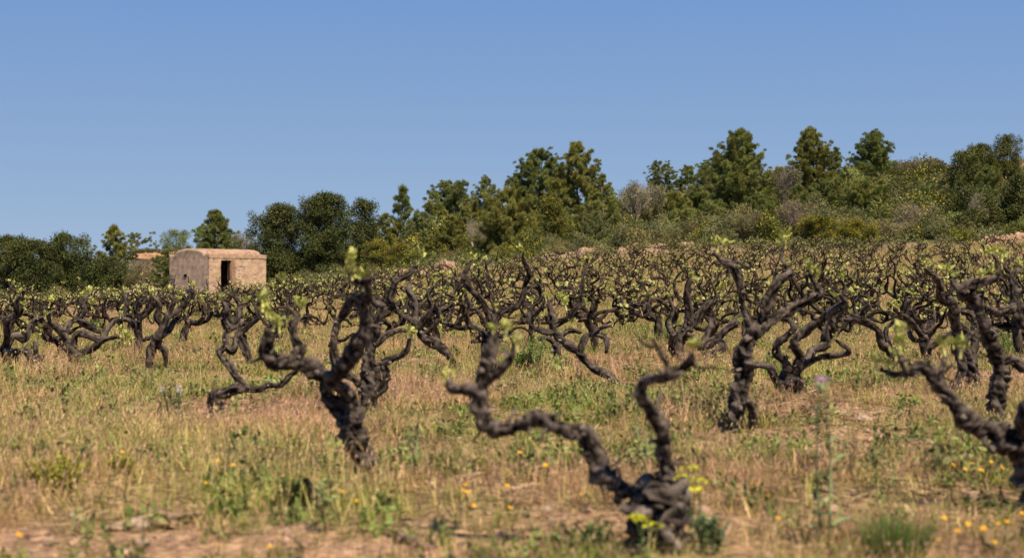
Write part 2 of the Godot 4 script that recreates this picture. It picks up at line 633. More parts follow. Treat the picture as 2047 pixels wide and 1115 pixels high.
	for k in 60:
		var zz := rng.randf_range(-G + 0.05, -G + 0.5)
		var yy := rng.randf_range(0.0, 1.25)
		slab(a, Vector3(-0.035 - rng.randf() * 0.02, yy, zz), Vector3(0, 0, rng.randf_range(0.08, 0.2)), Vector3(0, rng.randf_range(0.04, 0.09), 0), Vector3(0.05, 0, 0), Color(0.5, 0.38, 0.3).lerp(Color(0.6, 0.5, 0.42), rng.randf()), 0.3, 0.02)
	for k in 26:
		var zz := rng.randf_range(-2.3, -1.4)
		slab(a, Vector3(-0.03 - rng.randf() * 0.02, rng.randf_range(0.0, 0.75) * (1.0 - absf(zz + 1.85)), zz), Vector3(0, 0, rng.randf_range(0.08, 0.18)), Vector3(0, rng.randf_range(0.05, 0.09), 0), Vector3(0.05, 0, 0), Color(0.52, 0.4, 0.32), 0.3, 0.02)
	var rub := part("exposed_rubble", mesh_of(a), M.stone, hut)
	rub.set_meta("kind", "stuff")
	# a dark hole in the gable with a stone above it, and a pole leaning on the wall
	a = fresh()
	slab(a, Vector3(-0.045, 1.16, -2.4), Vector3(0, 0, 0.26), Vector3(0, 0.15, 0), Vector3(0.04, 0, 0), Color(0.02, 0.016, 0.014), 0.1, 0.02)
	part("wall_hole", mesh_of(a), M.stone, hut)
	var leaning := base("leaning_pole", hut.transform * Vector3(-0.5, 0.0, -3.5), "thin dark pole leaning against the hut's shaded gable wall", "pole")
	a = fresh()
	var q1: Vector3 = hut.transform.basis * Vector3(0.42, 1.28, 0.35)
	limb(a, smooth_line([Vector4(0, 0, 0, 0.035), Vector4(q1.x * 0.5, q1.y * 0.5, q1.z * 0.5, 0.032), Vector4(q1.x, q1.y, q1.z, 0.03)], 0.2), 6, 0.2, Color(0.06, 0.045, 0.04), 2.0)
	part("shaft", mesh_of(a), M.bark_far, leaning)
	# heap of pink field stones to the left of the hut
	rng.seed = 5
	var stones := [lump_mesh(1, 0.8, 0.7, 6, Color(0.56, 0.41, 0.33)), lump_mesh(2, 0.9, 0.6, 6, Color(0.6, 0.45, 0.37)), lump_mesh(3, 0.8, 0.8, 6, Color(0.5, 0.36, 0.28))]
	for heap in [[240.0, 330.0, 85.5, 0.75, 150, "heap of pale pink field stones beside the hut"], [165.0, 200.0, 86.5, 0.5, 50, "small heap of field stones below the carob thicket"]]:
		var p0 := stand((heap[0] + heap[1]) * 0.5, heap[2])
		var h := base("stone_heap", p0, heap[5], "stone heap")
		var half: float = (heap[1] - heap[0]) * 0.5 * heap[2] / FOCAL
		for s in 3:
			var xs := []
			var cs := PackedColorArray()
			for k in heap[4] / 3:
				var u := rng.randf_range(-1.0, 1.0)
				var hh: float = heap[3] * (1.0 - u * u) * rng.randf()
				var w := Vector3(u * half, 0.05 + hh, rng.randf_range(-0.6, 0.6) * (1.0 - hh / heap[3] * 0.7))
				w.y += land(p0.x + w.x, p0.z + w.z) - p0.y
				xs.append(Transform3D(Basis.from_euler(jitter(3.0)).scaled(Vector3.ONE * rng.randf_range(0.12, 0.34)), w))
				cs.append(Color.WHITE * rng.randf_range(0.8, 1.15))
			var o := scatter("stones", stones[s], M.stone, xs, cs, h)
			o.set_meta("kind", "stuff")

# ------------------------------------------------------------------ foliage clumps, about 1 in radius
func clump(kind: String, seed_of: int) -> ArrayMesh:
	rng.seed = 900 + seed_of
	var a := fresh()
	match kind:
		"pine":
			for k in 260:
				var d := ball_dir()
				if d.y < -0.35: d.y = -d.y * 0.6
				d = d.normalized()
				var p := d * rng.randf_range(0.35, 1.0) * Vector3(1, 0.85, 1)
				var out := (d * 0.8 + Vector3(0, 0.75, 0) + jitter(0.5)).normalized()
				var side := out.cross(ball_dir()).normalized() * 0.05
				var c := Color(0.085, 0.108, 0.026).lerp(Color(0.27, 0.275, 0.078), rng.randf()) if rng.randf() > 0.06 else Color(0.17, 0.11, 0.05)
				tri(a, p - side, p + side, p + out * rng.randf_range(0.32, 0.7), c)
		"carob":
			for k in 120:
				var d := ball_dir()
				var p := d * rng.randf_range(0.4, 1.0)
				var out := (d * 0.8 + jitter(0.8)).normalized()
				var side := out.cross(ball_dir()).normalized()
				var c := Color(0.045, 0.058, 0.020).lerp(Color(0.12, 0.128, 0.042), rng.randf())
				var l := rng.randf_range(0.2, 0.3)
				quad(a, p, p + out * l * 0.5 + side * l * 0.36, p + out * l, p + out * l * 0.5 - side * l * 0.36, c)
		"scrub":
			for k in 210:
				var d := ball_dir()
				var p := d * pow(rng.randf(), 0.5)
				var out := (d + Vector3(0, 0.6, 0) + jitter(0.7)).normalized()
				var side := out.cross(ball_dir()).normalized() * 0.05
				var c := Color(0.095, 0.10, 0.04).lerp(Color(0.20, 0.19, 0.10), rng.randf())
				if rng.randf() < 0.08: c = Color(0.22, 0.18, 0.12)
				tri(a, p - side, p + side, p + out * rng.randf_range(0.2, 0.4), c)
		"gorse":
			for k in 200:
				var d := ball_dir()
				var p := d * pow(rng.randf(), 0.4)
				var out := (d + Vector3(0, 0.5, 0) + jitter(0.7)).normalized()
				var side := out.cross(ball_dir()).normalized() * 0.07
				var c := Color(0.07, 0.085, 0.022).lerp(Color(0.12, 0.12, 0.03), rng.randf())
				if rng.randf() < 0.30 and p.y > -0.2: c = Color(0.42, 0.33, 0.025)
				tri(a, p - side, p + side, p + out * rng.randf_range(0.18, 0.3), c)
		"twigs":
			# a fan of bare twigs that fork twice, from the foot up
			for k in 46:
				var az := rng.randf() * TAU
				var lean := rng.randf_range(0.1, 1.1)
				var d := Vector3(cos(az) * sin(lean), cos(lean), sin(az) * sin(lean))
				var c := Color(0.21, 0.19, 0.15).lerp(Color(0.30, 0.26, 0.21), rng.randf())
				var p := Vector3.ZERO
				var w := 0.016
				for s in 4:
					var q := p + d * rng.randf_range(0.18, 0.34)
					var side := d.cross(ball_dir()).normalized() * w
					quad(a, p - side, p + side, q + side * 0.7, q - side * 0.7, c)
					for b in 3:
						var e := (d + jitter(0.8)).normalized()
						var st := p.lerp(q, rng.randf())
						var ss := e.cross(ball_dir()).normalized() * w * 0.6
						tri(a, st - ss, st + ss, st + e * rng.randf_range(0.12, 0.3), c)
					p = q
					d = (d + jitter(0.35) + Vector3(0, 0.12, 0)).normalized()
					w *= 0.75
			for k in 240:
				var d := ball_dir()
				var p := Vector3(d.x * 0.75, 0.25 + 0.75 * absf(d.y), d.z * 0.75) * rng.randf_range(0.6, 1.15)
				var side := ball_dir() * 0.022
				tri(a, p - side, p + side, p + ball_dir() * 0.08, Color(0.12, 0.13, 0.06).lerp(Color(0.22, 0.20, 0.13), rng.randf()))
	return mesh_of(a)

var clumps := {}

func tinted(c: Color, spread := 0.18) -> Color:
	var f := 1.0 + rng.randf_range(-spread, spread)
	return Color(c.r * f * rng.randf_range(0.94, 1.06), c.g * f, c.b * f * rng.randf_range(0.9, 1.1))

# a tree whose foliage hangs in lobes on limbs; every lobe is a cluster of clumps
func tree(kind: String, called: String, px: float, d: float, ytop: float, wide_px: float, label: String, category: String, look := {}) -> Node3D:
	var at := stand(px, d)
	var top := EYE + (CY - ytop) / FOCAL * d
	var tall := top - at.y
	var wide := wide_px / FOCAL * d * (1.32 if look.get("leaf", "pine") == "pine" else 1.1)
	if not look.has("group"):
		marks.append(Vector3(px, d, marks.size()))
		mark_names.append(short_name(label))
	rng.seed = int(px * 7.0 + d * 131.0 + ytop)
	var o := base(called, at - Vector3(0, 0.1, 0), label, category, look.get("group", ""))
	var leaf: String = look.get("leaf", "pine")
	var tint: Color = look.get("tint", Color.WHITE)
	var low: float = look.get("low", 0.12)        # where the foliage starts, as a share of the height
	var full: float = look.get("full", 1.0)       # how densely it is filled
	var lobes := int(look.get("lobes", 15) * 1.7)
	var shape: String = look.get("shape", "cone")
	var wood := fresh()
	var trunk_r := clampf(tall * 0.022, 0.05, 0.2)
	var lean := jitter(0.06) * tall
	lean.y = 0
	if look.has("lean"): lean = look.lean
	var spine := []
	for k in 7:
		var t := k / 6.0
		spine.append(Vector4(lean.x * t * t + sin(t * 5.0 + px) * 0.03 * tall * t, tall * 0.94 * t, lean.z * t, trunk_r * (1.0 - 0.85 * t)))
	limb(wood, smooth_line(spine, tall * 0.06), 6, 0.25, Color(0.16, 0.12, 0.095), px)
	var xs := [[], []]
	var cs := [PackedColorArray(), PackedColorArray()]
	var puff: float = look.get("puff", clampf(wide * 0.062, 0.20, 0.31))
	if leaf == "pine":
		# boughs that climb outwards, clad in upright sprays along their outer part
		var boughs := int(clampf(tall * 5.0 + wide * 5.0, 26.0, 96.0) * full)
		for b in boughs:
			var u := pow((b + rng.randf()) / boughs, 0.92)
			var t := lerpf(low, 0.97, u)
			var env := 1.0
			match shape:
				"cone": env = (0.78 + 0.22 * u / 0.28) if u < 0.28 else pow(maxf(0.0, 1.0 - (u - 0.28) / 0.72), 0.66)
				"dome": env = sqrt(maxf(0.0, 1.0 - u * u))
				"ball", "flat": env = sqrt(maxf(0.03, 1.0 - pow(2.0 * u - 1.0, 2.0)))
			env = maxf(env, 0.1) * wide * 0.5 * rng.randf_range(0.55, 1.15)
			var az := GOLD * b + rng.randf_range(-0.7, 0.7)
			var rise := lerpf(0.12, 0.85, u) + rng.randf_range(-0.15, 0.3)
			var tip := Vector3(cos(az) * env + lean.x * t * t, minf(tall * t + env * rise * 0.25, tall - puff * 0.5), sin(az) * env + lean.z * t)
			var foot := Vector3(lean.x * t * t, maxf(0.15, tip.y - env * rise), lean.z * t)
			if env > 0.5 and b % 2 == 0:
				var mid := (foot + tip) * 0.5 + Vector3(0, -0.1 * env, 0)
				limb(wood, [Vector4(foot.x, foot.y, foot.z, trunk_r * 0.36 * (1.15 - t)), Vector4(mid.x, mid.y, mid.z, trunk_r * 0.24 * (1.15 - t)), Vector4(tip.x, tip.y, tip.z, 0.012)], 4, 0.2, Color(0.17, 0.13, 0.10), px + b)
			var n := 3 + int(env / 0.21)
			var own := tinted(tint, 0.2)
			for k in n:
				var s := lerpf(0.38, 1.04, (k + rng.randf()) / n)
				var p := foot.lerp(tip, s) + Vector3(0, -0.1 * env * (1.0 - pow(2.0 * s - 1.0, 2.0)), 0) + jitter(0.09 * env + 0.06)
				p.y = clampf(p.y, puff * 0.3, tall - puff * 0.3)
				var size := puff * rng.randf_range(0.6, 1.1) * lerpf(1.15, 0.72, clampf(s, 0.0, 1.0))
				xs[k % 2].append(Transform3D(Basis.from_euler(Vector3(rng.randf_range(-0.5, 0.5), rng.randf() * TAU, rng.randf_range(-0.5, 0.5))).scaled(Vector3(size, size * rng.randf_range(0.9, 1.5), size)), p))
				cs[k % 2].push_back(tinted(own, 0.2))
		lobes = 0
	for l in lobes:
		var t := clampf(lerpf(low, 1.0, (l + 0.6) / lobes) + rng.randf_range(-0.05, 0.05), low, 1.0)
		var env := 0.0
		var u := (t - low) / (1.0 - low)
		match shape:
			"cone": env = (0.72 + 0.28 * minf(u / 0.3, 1.0)) if u < 0.3 else pow(maxf(0.0, 1.0 - (u - 0.3) / 0.7), 0.72)
			"dome": env = sqrt(maxf(0.0, 1.0 - u * u * u)) * (0.85 + 0.15 * minf(u / 0.3, 1.0))
			"flat": env = (0.55 + 0.45 * sin(u * PI * 0.9)) * (1.0 if u < 0.85 else 0.7)
			"ball": env = sqrt(maxf(0.02, 1.0 - pow(2.0 * u - 1.0, 2.0)))
		env *= rng.randf_range(0.58, 1.14)
		var az := GOLD * l + rng.randf_range(-0.5, 0.5)
		var lobe_r := wide * 0.5 * lerpf(0.42, 0.32, u) * rng.randf_range(0.7, 1.25)
		if env * wide * 0.5 < lobe_r * 0.6: lobe_r = maxf(env * wide * 0.5, puff * 0.8)
		var reach := maxf(0.0, env * wide * 0.5 - lobe_r * 0.85)
		var c := Vector3(cos(az) * reach + lean.x * t * t, minf(tall * t, tall - lobe_r * 0.55), sin(az) * reach + lean.z * t)
		# a limb out to the lobe
		var from := Vector3(lean.x * t * t, maxf(0.1, c.y - reach * 0.55 - 0.2), lean.z * t)
		if reach > 0.25:
			var m := (from + c) * 0.5 + Vector3(0, -0.12, 0)
			limb(wood, [Vector4(from.x, from.y, from.z, trunk_r * 0.42 * (1.15 - t)), Vector4(m.x, m.y, m.z, trunk_r * 0.3 * (1.15 - t)), Vector4(c.x, c.y, c.z, trunk_r * 0.12)], 4, 0.2, Color(0.17, 0.13, 0.10), px)
		var n := int(clampf(full * 2.4 * pow(lobe_r / puff, 2.0), 3.0, 44.0))
		var own := tinted(tint, 0.14)
		for k in n:
			var dir := ball_dir()
			if dir.y < -0.15 and rng.randf() < 0.6: dir.y = -dir.y
			var p := c + dir * lobe_r * rng.randf_range(0.45, 1.0) * Vector3(0.92, 1.08 if shape != "flat" else 0.5, 0.92)
			if p.y > tall - puff * 0.35: p.y = tall - puff * 0.35 - rng.randf() * 0.2
			p.y = maxf(p.y, puff * 0.3)
			var b := Basis.from_euler(Vector3(rng.randf_range(-0.4, 0.4), rng.randf() * TAU, rng.randf_range(-0.4, 0.4))).scaled(Vector3.ONE * puff * rng.randf_range(0.55, 1.15))
			var w := k % 2
			xs[w].append(Transform3D(b, p))
			cs[w].push_back(tinted(own, 0.25))
	# twigs between the lobes
	if shape != "flat":
		for k in int(full * (20.0 if leaf != "pine" else 10.0) * wide * tall / 20.0):
			var u := pow(rng.randf(), 1.2)
			var t := lerpf(low, 0.97, u)
			var env := 1.0 if u < 0.3 else pow(maxf(0.0, 1.0 - (u - 0.3) / 0.7), 0.62)
			if shape == "dome": env = sqrt(maxf(0.0, 1.0 - u * u))
			elif shape == "ball": env = sqrt(maxf(0.02, 1.0 - pow(2.0 * u - 1.0, 2.0)))
			var az := rng.randf() * TAU
			var small := 1.0 if k % 3 else 0.55
			var rr := wide * 0.5 * env * (rng.randf_range(0.3, 0.86) if k % 3 else rng.randf_range(0.8, 1.06))
			var p := Vector3(cos(az) * rr + lean.x * t * t, maxf(tall * t - puff * 0.3, puff * 0.3), sin(az) * rr + lean.z * t)
			xs[k % 2].append(Transform3D(Basis.from_euler(Vector3(rng.randf_range(-0.4, 0.4), rng.randf() * TAU, rng.randf_range(-0.4, 0.4))).scaled(Vector3.ONE * puff * small * rng.randf_range(0.6, 1.1)), p))
			cs[k % 2].push_back(tinted(tint, 0.28))
	# the leader
	if shape == "cone":
		for k in 4:
			xs[0].append(Transform3D(Basis(Vector3.UP, rng.randf() * TAU).scaled(Vector3.ONE * puff * rng.randf_range(0.5, 0.7)), Vector3(lean.x, tall - puff * 0.3 - k * puff * 0.6, lean.z) + jitter(0.15)))
			cs[0].push_back(tinted(tint))
	part("trunk", mesh_of(wood), M.twig, o)
	var mat: Material = M.broadleaf if leaf == "carob" else M.needles
	for w in 2:
		scatter("crown", clumps[leaf + str(w)], mat, xs[w], cs[w], o).set_meta("kind", "stuff")
	return o

func bare_bush(called: String, px: float, d: float, ytop: float, wide_px: float, tint: Color, label: String, category: String, group := "", stems := 4, leaf := 0.35) -> Node3D:
	var at := stand(px, d)
	var tall := EYE + (CY - ytop) / FOCAL * d - at.y
	var wide := wide_px / FOCAL * d
	marks.append(Vector3(px, d, marks.size()))
	mark_names.append(short_name(label))
	rng.seed = int(px * 3.0 + d * 17.0)
	var o := base(called, at, label, category, group)
	var wood := fresh()
	var xs := []
	var cs := PackedColorArray()
	for k in stems:
		var q := Vector3(rng.randf_range(-0.33, 0.33) * wide, tall * rng.randf_range(0.1, 0.35), rng.randf_range(-0.33, 0.33) * wide)
		limb(wood, smooth_line([Vector4(q.x * 0.2, -0.1, q.z * 0.2, 0.07), Vector4(q.x * 0.6, q.y * 0.6, q.z * 0.6, 0.05), Vector4(q.x, q.y, q.z, 0.04)], 0.3), 5, 0.3, Color(0.26, 0.21, 0.18), px)
		xs.append(Transform3D(Basis(Vector3.UP, rng.randf() * TAU).scaled(Vector3(wide * 0.42, (tall - q.y) * rng.randf_range(0.8, 1.0) * 0.85, wide * 0.42)), q))
		cs.push_back(tinted(tint))
	part("stems", mesh_of(wood), M.twig, o)
	scatter("twigs", clumps["twigs0"], M.needles, xs, cs, o).set_meta("kind", "stuff")
	if leaf > 0.0:
		xs = []
		cs = PackedColorArray()
		for k in int(26 * leaf * wide):
			var p := Vector3(rng.randf_range(-0.45, 0.45) * wide, tall * rng.randf_range(0.15, 0.85), rng.randf_range(-0.45, 0.45) * wide)
			xs.append(Transform3D(Basis.from_euler(jitter(3.0)).scaled(Vector3.ONE * rng.randf_range(0.25, 0.5)), p))
			cs.push_back(tinted(tint, 0.2))
		scatter("foliage", clumps["scrub1"], M.needles, xs, cs, o).set_meta("kind", "stuff")
	return o

var mark_names := []
var marks := []      # places and short names of the trees, so that shrubs can be told apart by them

func short_name(label: String) -> String:
	var cut := label
	for w in [",", " close to", " with ", " leaning", " standing", " right behind", " between", " in front", " reaching", " at ", " beside", " joined", " half", " on ", " left of", " below", " low ", " tucked", " next to", " crowding", " peeping", " in the", " under", " behind", " above"]:
		var k := cut.find(w)
		if k > 8: cut = cut.substr(0, k)
	return cut

func make_trees() -> void:
	for k in ["pine", "carob", "scrub", "gorse", "twigs"]:
		for w in 2:
			clumps[k + str(w)] = clump(k, w + 10 * k.length())
	var P := "pine_tree"
	var dk := Color(0.82, 0.9, 0.85)
	var ol := Color(1.1, 1.02, 0.88)
	var gy := Color(1.0, 1.02, 1.35)
	var lt := Color(1.12, 1.12, 0.95)
	# left: carob thicket and pines behind it
	var cb := {"leaf": "carob", "shape": "dome", "low": 0.08, "lobes": 18, "full": 1.3, "puff": 0.42}
	tree("carob", "carob_tree", 12.0, 94.0, 472.0, 110.0, "dark carob at the edge of the thicket, cut off by the picture", "carob tree", cb)
	tree("carob", "carob_tree", 68.0, 92.0, 478.0, 120.0, "dark rounded carob in the thicket, second from its outer end", "carob tree", cb)
	tree("carob", "carob_tree", 132.0, 93.0, 468.0, 130.0, "tallest carob of the thicket, its flat top tinged rust brown", "carob tree", cb)
	tree("carob", "carob_tree", 212.0, 91.0, 512.0, 100.0, "low dark carob at the inner end of the thicket below a pine", "carob tree", cb)
	tree("pine", P, 232.0, 108.0, 449.0, 84.0, "olive pine with a pointed top standing behind the carob thicket", "pine tree", {"tint": ol, "low": 0.02, "lobes": 16})
	tree("pine", P, 272.0, 112.0, 462.0, 62.0, "thin shorter pine beside the pointed pine near the earth bank", "pine tree", {"tint": gy, "full": 0.6, "shape": "ball", "low": 0.2})
	tree("almond", "almond_tree", 350.0, 113.0, 458.0, 82.0, "small open almond tree with bare crooked boughs above the earth bank", "almond tree", {"leaf": "scrub", "tint": Color(1.0, 1.2, 0.8), "full": 0.45, "shape": "flat", "low": 0.45, "lobes": 11, "puff": 0.3})
	tree("pine", P, 435.0, 108.0, 419.0, 104.0, "broad dark pine right behind the hut roof", "pine tree", {"tint": dk, "low": 0.0, "lobes": 18, "full": 1.2})
	bare_bush("grey_bush", 486.0, 108.0, 455.0, 46.0, Color(1.1, 1.0, 1.0), "pale leafless bush between the hut's pine and the big carob", "bush")
	tree("bush", "evergreen_bush", 325.0, 97.0, 499.0, 40.0, "dark upright bush at the back corner of the hut", "bush", {"leaf": "pine", "tint": dk, "shape": "ball", "low": 0.0, "lobes": 10})
	bare_bush("dry_bush", 288.0, 99.0, 508.0, 64.0, Color(1.25, 1.1, 1.1), "pinkish grey dry bush below the earth bank", "bush")
	tree("bush", "round_bush", 268.0, 90.0, 547.0, 44.0, "low rounded grey-green bush on the stone heap's edge", "bush", {"leaf": "scrub", "tint": Color(0.9, 0.85, 0.7), "shape": "ball", "low": 0.0, "lobes": 8, "puff": 0.25})
	# the big carobs beside the hut
	var cb2 := {"leaf": "carob", "shape": "dome", "low": 0.05, "lobes": 24, "full": 1.3, "puff": 0.42}
	tree("carob", "carob_tree", 552.0, 97.0, 409.0, 128.0, "large dark carob crowding the hut's far corner", "carob tree", cb2)
	tree("carob", "carob_tree", 652.0, 97.0, 387.0, 150.0, "largest dark carob, tallest dome beside the hut", "carob tree", cb2)
	tree("carob", "carob_tree", 722.0, 101.0, 399.0, 84.0, "narrow carob at the pine end of the big carob group", "carob tree", cb2)
	# middle pines
	tree("pine", P, 772.0, 110.0, 425.0, 74.0, "short bushy pine between the big carobs and the slender pine", "pine tree", {"tint": ol, "low": 0.0, "lobes": 13})
	tree("pine", P, 808.0, 120.0, 369.0, 50.0, "slender young pine with an airy pointed crown", "pine tree", {"tint": dk, "full": 0.55, "low": 0.15, "lobes": 14, "puff": 0.36})
	tree("pine", P, 848.0, 106.0, 422.0, 96.0, "soft olive young pine in front of the round-topped pine", "pine tree", {"tint": gy, "low": 0.0, "lobes": 16, "full": 1.0})
	tree("pine", P, 900.0, 118.0, 358.0, 78.0, "dark round-topped pine, second highest among the smaller pines", "pine tree", {"tint": dk, "low": 0.35, "lobes": 13, "shape": "ball", "full": 1.2})
	tree("pine", P, 905.0, 101.0, 428.0, 84.0, "low feathery green pine at the edge of the field", "pine tree", {"tint": ol, "low": 0.0, "lobes": 14})
	tree("pine", P, 972.0, 114.0, 350.0, 78.0, "grey-green pine with a blunt top left of the bushy pine", "pine tree", {"tint": gy, "low": 0.1, "lobes": 16})
	bare_bush("dead_tree", 952.0, 99.0, 425.0, 44.0, Color(1.3, 1.2, 1.15), "pale dead sapling in front of the grey-green pine", "dead tree", "", 2, 0.0)
	tree("pine", P, 1018.0, 93.0, 374.0, 128.0, "bushy bright olive pine reaching the ground at the field edge", "pine tree", {"tint": ol, "low": 0.0, "lobes": 22, "full": 1.1, "shape": "dome"})
	tree("oak", "oak_tree", 1102.0, 96.0, 396.0, 84.0, "yellowish dark-leaved oak between the bushy pine and the tallest middle pine", "oak tree", {"leaf": "carob", "tint": Color(1.9, 1.6, 1.0), "shape": "dome", "low": 0.05, "lobes": 18, "full": 1.0, "puff": 0.42})
	tree("pine", P, 1072.0, 117.0, 294.0, 104.0, "big dark pine leaning on the tallest middle pine", "pine tree", {"tint": dk, "low": 0.1, "lobes": 20, "full": 1.15, "shape": "dome"})
	tree("pine", P, 1158.0, 108.0, 281.0, 124.0, "tallest middle pine with a narrow crown and spreading skirts", "pine tree", {"tint": ol, "low": 0.02, "lobes": 26, "full": 1.05})
	tree("pine", P, 1208.0, 103.0, 347.0, 74.0, "younger olive pine tucked against the tallest middle pine", "pine tree", {"tint": lt, "low": 0.0, "lobes": 16})
	bare_bush("grey_tree", 1284.0, 105.0, 355.0, 88.0, Color(1.25, 1.2, 1.25), "tall pale grey leafless tree between two groups of pines", "bare tree", "", 6, 0.6)
	# right-hand pines
	tree("pine", P, 1327.0, 122.0, 319.0, 56.0, "small dark pine peeping over the grey bare tree", "pine tree", {"tint": dk, "low": 0.3, "lobes": 11, "shape": "ball"})
	tree("pine", P, 1376.0, 123.0, 329.0, 66.0, "small pine with a ragged top next to the largest pine", "pine tree", {"tint": dk, "low": 0.2, "lobes": 12})
	tree("pine", P, 1346.0, 105.0, 384.0, 96.0, "olive-green bushy pine in front of the two small dark pines", "pine tree", {"tint": ol, "low": 0.0, "lobes": 16, "full": 0.9})
	tree("pine", P, 1474.0, 109.0, 256.0, 156.0, "largest pine, broad dark crown in heavy layers", "pine tree", {"tint": Color(0.95, 0.98, 0.85), "low": 0.03, "lobes": 30, "full": 1.15})
	tree("pine", P, 1415.0, 113.0, 318.0, 70.0, "pine half hidden behind the largest pine's flank", "pine tree", {"tint": dk, "low": 0.05, "lobes": 14})
	tree("pine", P, 1535.0, 111.0, 340.0, 62.0, "small green pine at the foot of the largest pine", "pine tree", {"tint": ol, "low": 0.0, "lobes": 12})
	bare_bush("grey_bush", 1573.0, 108.0, 325.0, 60.0, Color(1.0, 0.95, 0.95), "tall thin grey bush between the largest pine and the twin-topped pine", "bush", "", 5, 0.6)
	tree("pine", P, 1626.0, 115.0, 254.0, 112.0, "tall olive pine with an open twin-topped crown", "pine tree", {"tint": ol, "low": 0.0, "full": 1.3})
	tree("pine", P, 1672.0, 116.0, 292.0, 62.0, "darker narrow pine joined to the twin-topped pine", "pine tree", {"tint": dk, "low": 0.1, "lobes": 13})
	tree("pine", P, 1745.0, 119.0, 259.0, 84.0, "dark conical pine, outermost of the tall pines on the skyline", "pine tree", {"tint": dk, "low": 0.22, "shape": "cone", "full": 1.25})
	tree("pine", P, 1724.0, 103.0, 354.0, 84.0, "small light green pine on a visible crooked trunk", "pine tree", {"tint": lt, "low": 0.42, "lobes": 11, "shape": "ball", "lean": Vector3(0.5, 0, 0.1)})
	bare_bush("red_bush", 1836.0, 122.0, 316.0, 96.0, Color(1.0, 0.85, 0.78), "reddish twiggy bush on the skyline beside the outermost conical pine", "bush", "", 6, 1.0)
	tree("bush", "evergreen_bush", 1800.0, 112.0, 356.0, 90.0, "dense dark bush below the reddish skyline bush", "bush", {"leaf": "scrub", "tint": Color(0.75, 0.85, 0.6), "shape": "dome", "low": 0.0, "lobes": 14, "puff": 0.4})
	tree("oak", "oak_tree", 1926.0, 108.0, 300.0, 96.0, "dark spreading oak below the rocky hilltop", "oak tree", {"leaf": "carob", "tint": Color(1.25, 1.2, 1.0), "shape": "dome", "low": 0.15, "lobes": 18, "full": 0.9, "puff": 0.45})
	tree("oak", "oak_tree", 2008.0, 114.0, 268.0, 82.0, "tallest oak at the picture's end, ragged against the sky", "oak tree", {"leaf": "carob", "tint": Color(1.4, 1.25, 1.1), "shape": "dome", "low": 0.1, "lobes": 20, "full": 0.9, "puff": 0.36})
	tree("oak", "oak_tree", 1945.0, 97.0, 372.0, 120.0, "wide dark oak low on the slope with deep shade under it", "oak tree", {"leaf": "carob", "tint": Color(1.1, 1.05, 1.0), "shape": "dome", "low": 0.1, "lobes": 20, "full": 0.9, "puff": 0.45})
	tree("oak", "oak_tree", 2032.0, 98.0, 352.0, 80.0, "dark oak low on the slope, cut off by the picture", "oak tree", {"leaf": "carob", "tint": Color(1.1, 1.05, 1.0), "shape": "dome", "low": 0.05, "lobes": 16, "full": 1.0, "puff": 0.45})
	bare_bush("grey_tree", 1952.0, 95.0, 372.0, 40.0, Color(1.3, 1.25, 1.2), "pale leafless sapling in front of the wide dark oak", "bare tree", "", 2, 0.15)
	tree("pine", P, 1040.0, 119.0, 342.0, 70.0, "shaded pine filling the gap left of the big dark pine", "pine tree", {"tint": dk, "low": 0.05})
	tree("pine", P, 1118.0, 112.0, 330.0, 80.0, "dense pine wedged between the two highest middle pines", "pine tree", {"tint": ol, "low": 0.05})
	tree("pine", P, 1252.0, 111.0, 394.0, 56.0, "low young pine at the foot of the pale grey tree", "pine tree", {"tint": ol, "low": 0.0})
	tree("pine", P, 1440.0, 119.0, 304.0, 74.0, "dark pine behind the largest pine's left shoulder", "pine tree", {"tint": dk, "low": 0.05})
	tree("pine", P, 1556.0, 117.0, 332.0, 66.0, "ragged pine closing the gap beyond the largest pine", "pine tree", {"tint": ol, "low": 0.0})
	tree("pine", P, 1600.0, 106.0, 366.0, 70.0, "bushy low pine below the twin-topped pine", "pine tree", {"tint": dk, "low": 0.0})
	tree("pine", P, 1690.0, 113.0, 334.0, 66.0, "dark low pine under the outermost conical pine", "pine tree", {"tint": dk, "low": 0.0})
	tree("pine", P, 1776.0, 110.0, 350.0, 60.0, "small pine sheltering beside the outermost conical pine's trunk", "pine tree", {"tint": ol, "low": 0.0})
	tree("oak", "oak_tree", 1880.0, 116.0, 330.0, 70.0, "low dark oak between the reddish bush and the spreading oak", "oak tree", {"leaf": "carob", "tint": Color(1.2, 1.15, 0.95), "shape": "dome", "low": 0.05, "lobes": 14, "puff": 0.4})
	tree("pine", P, 1975.0, 106.0, 330.0, 80.0, "shaggy pine between the skyline oaks", "pine tree", {"tint": dk, "low": 0.0})
	tree("oak", "oak_tree", 1958.0, 113.0, 287.0, 96.0, "tall dark oak filling the skyline next to the tallest oak", "oak tree", {"leaf": "carob", "tint": Color(1.2, 1.15, 1.0), "shape": "dome", "low": 0.1, "lobes": 20, "full": 0.9, "puff": 0.38})
	# young pines that close the belt under the taller ones
	for q in [[1246.0, 108.0, 402.0, 66.0], [1306.0, 112.0, 378.0, 70.0], [1392.0, 108.0, 376.0, 84.0], [1428.0, 104.0, 398.0, 80.0], [1512.0, 106.0, 382.0, 84.0], [1566.0, 110.0, 366.0, 66.0], [1650.0, 108.0, 360.0, 80.0], [1702.0, 108.0, 376.0, 70.0], [1762.0, 106.0, 380.0, 76.0], [1816.0, 113.0, 352.0, 70.0], [1862.0, 108.0, 368.0, 86.0], [1900.0, 104.0, 384.0, 70.0], [1130.0, 100.0, 412.0, 70.0], [1190.0, 99.0, 418.0, 70.0], [868.0, 111.0, 396.0, 66.0], [940.0, 109.0, 392.0, 70.0], [740.0, 112.0, 432.0, 60.0]]:
		var near := ""
		var best := 1e9
		for m in marks:
			if absf(m.x - q[0]) < best:
				best = absf(m.x - q[0])
				near = mark_names[int(m.z)]
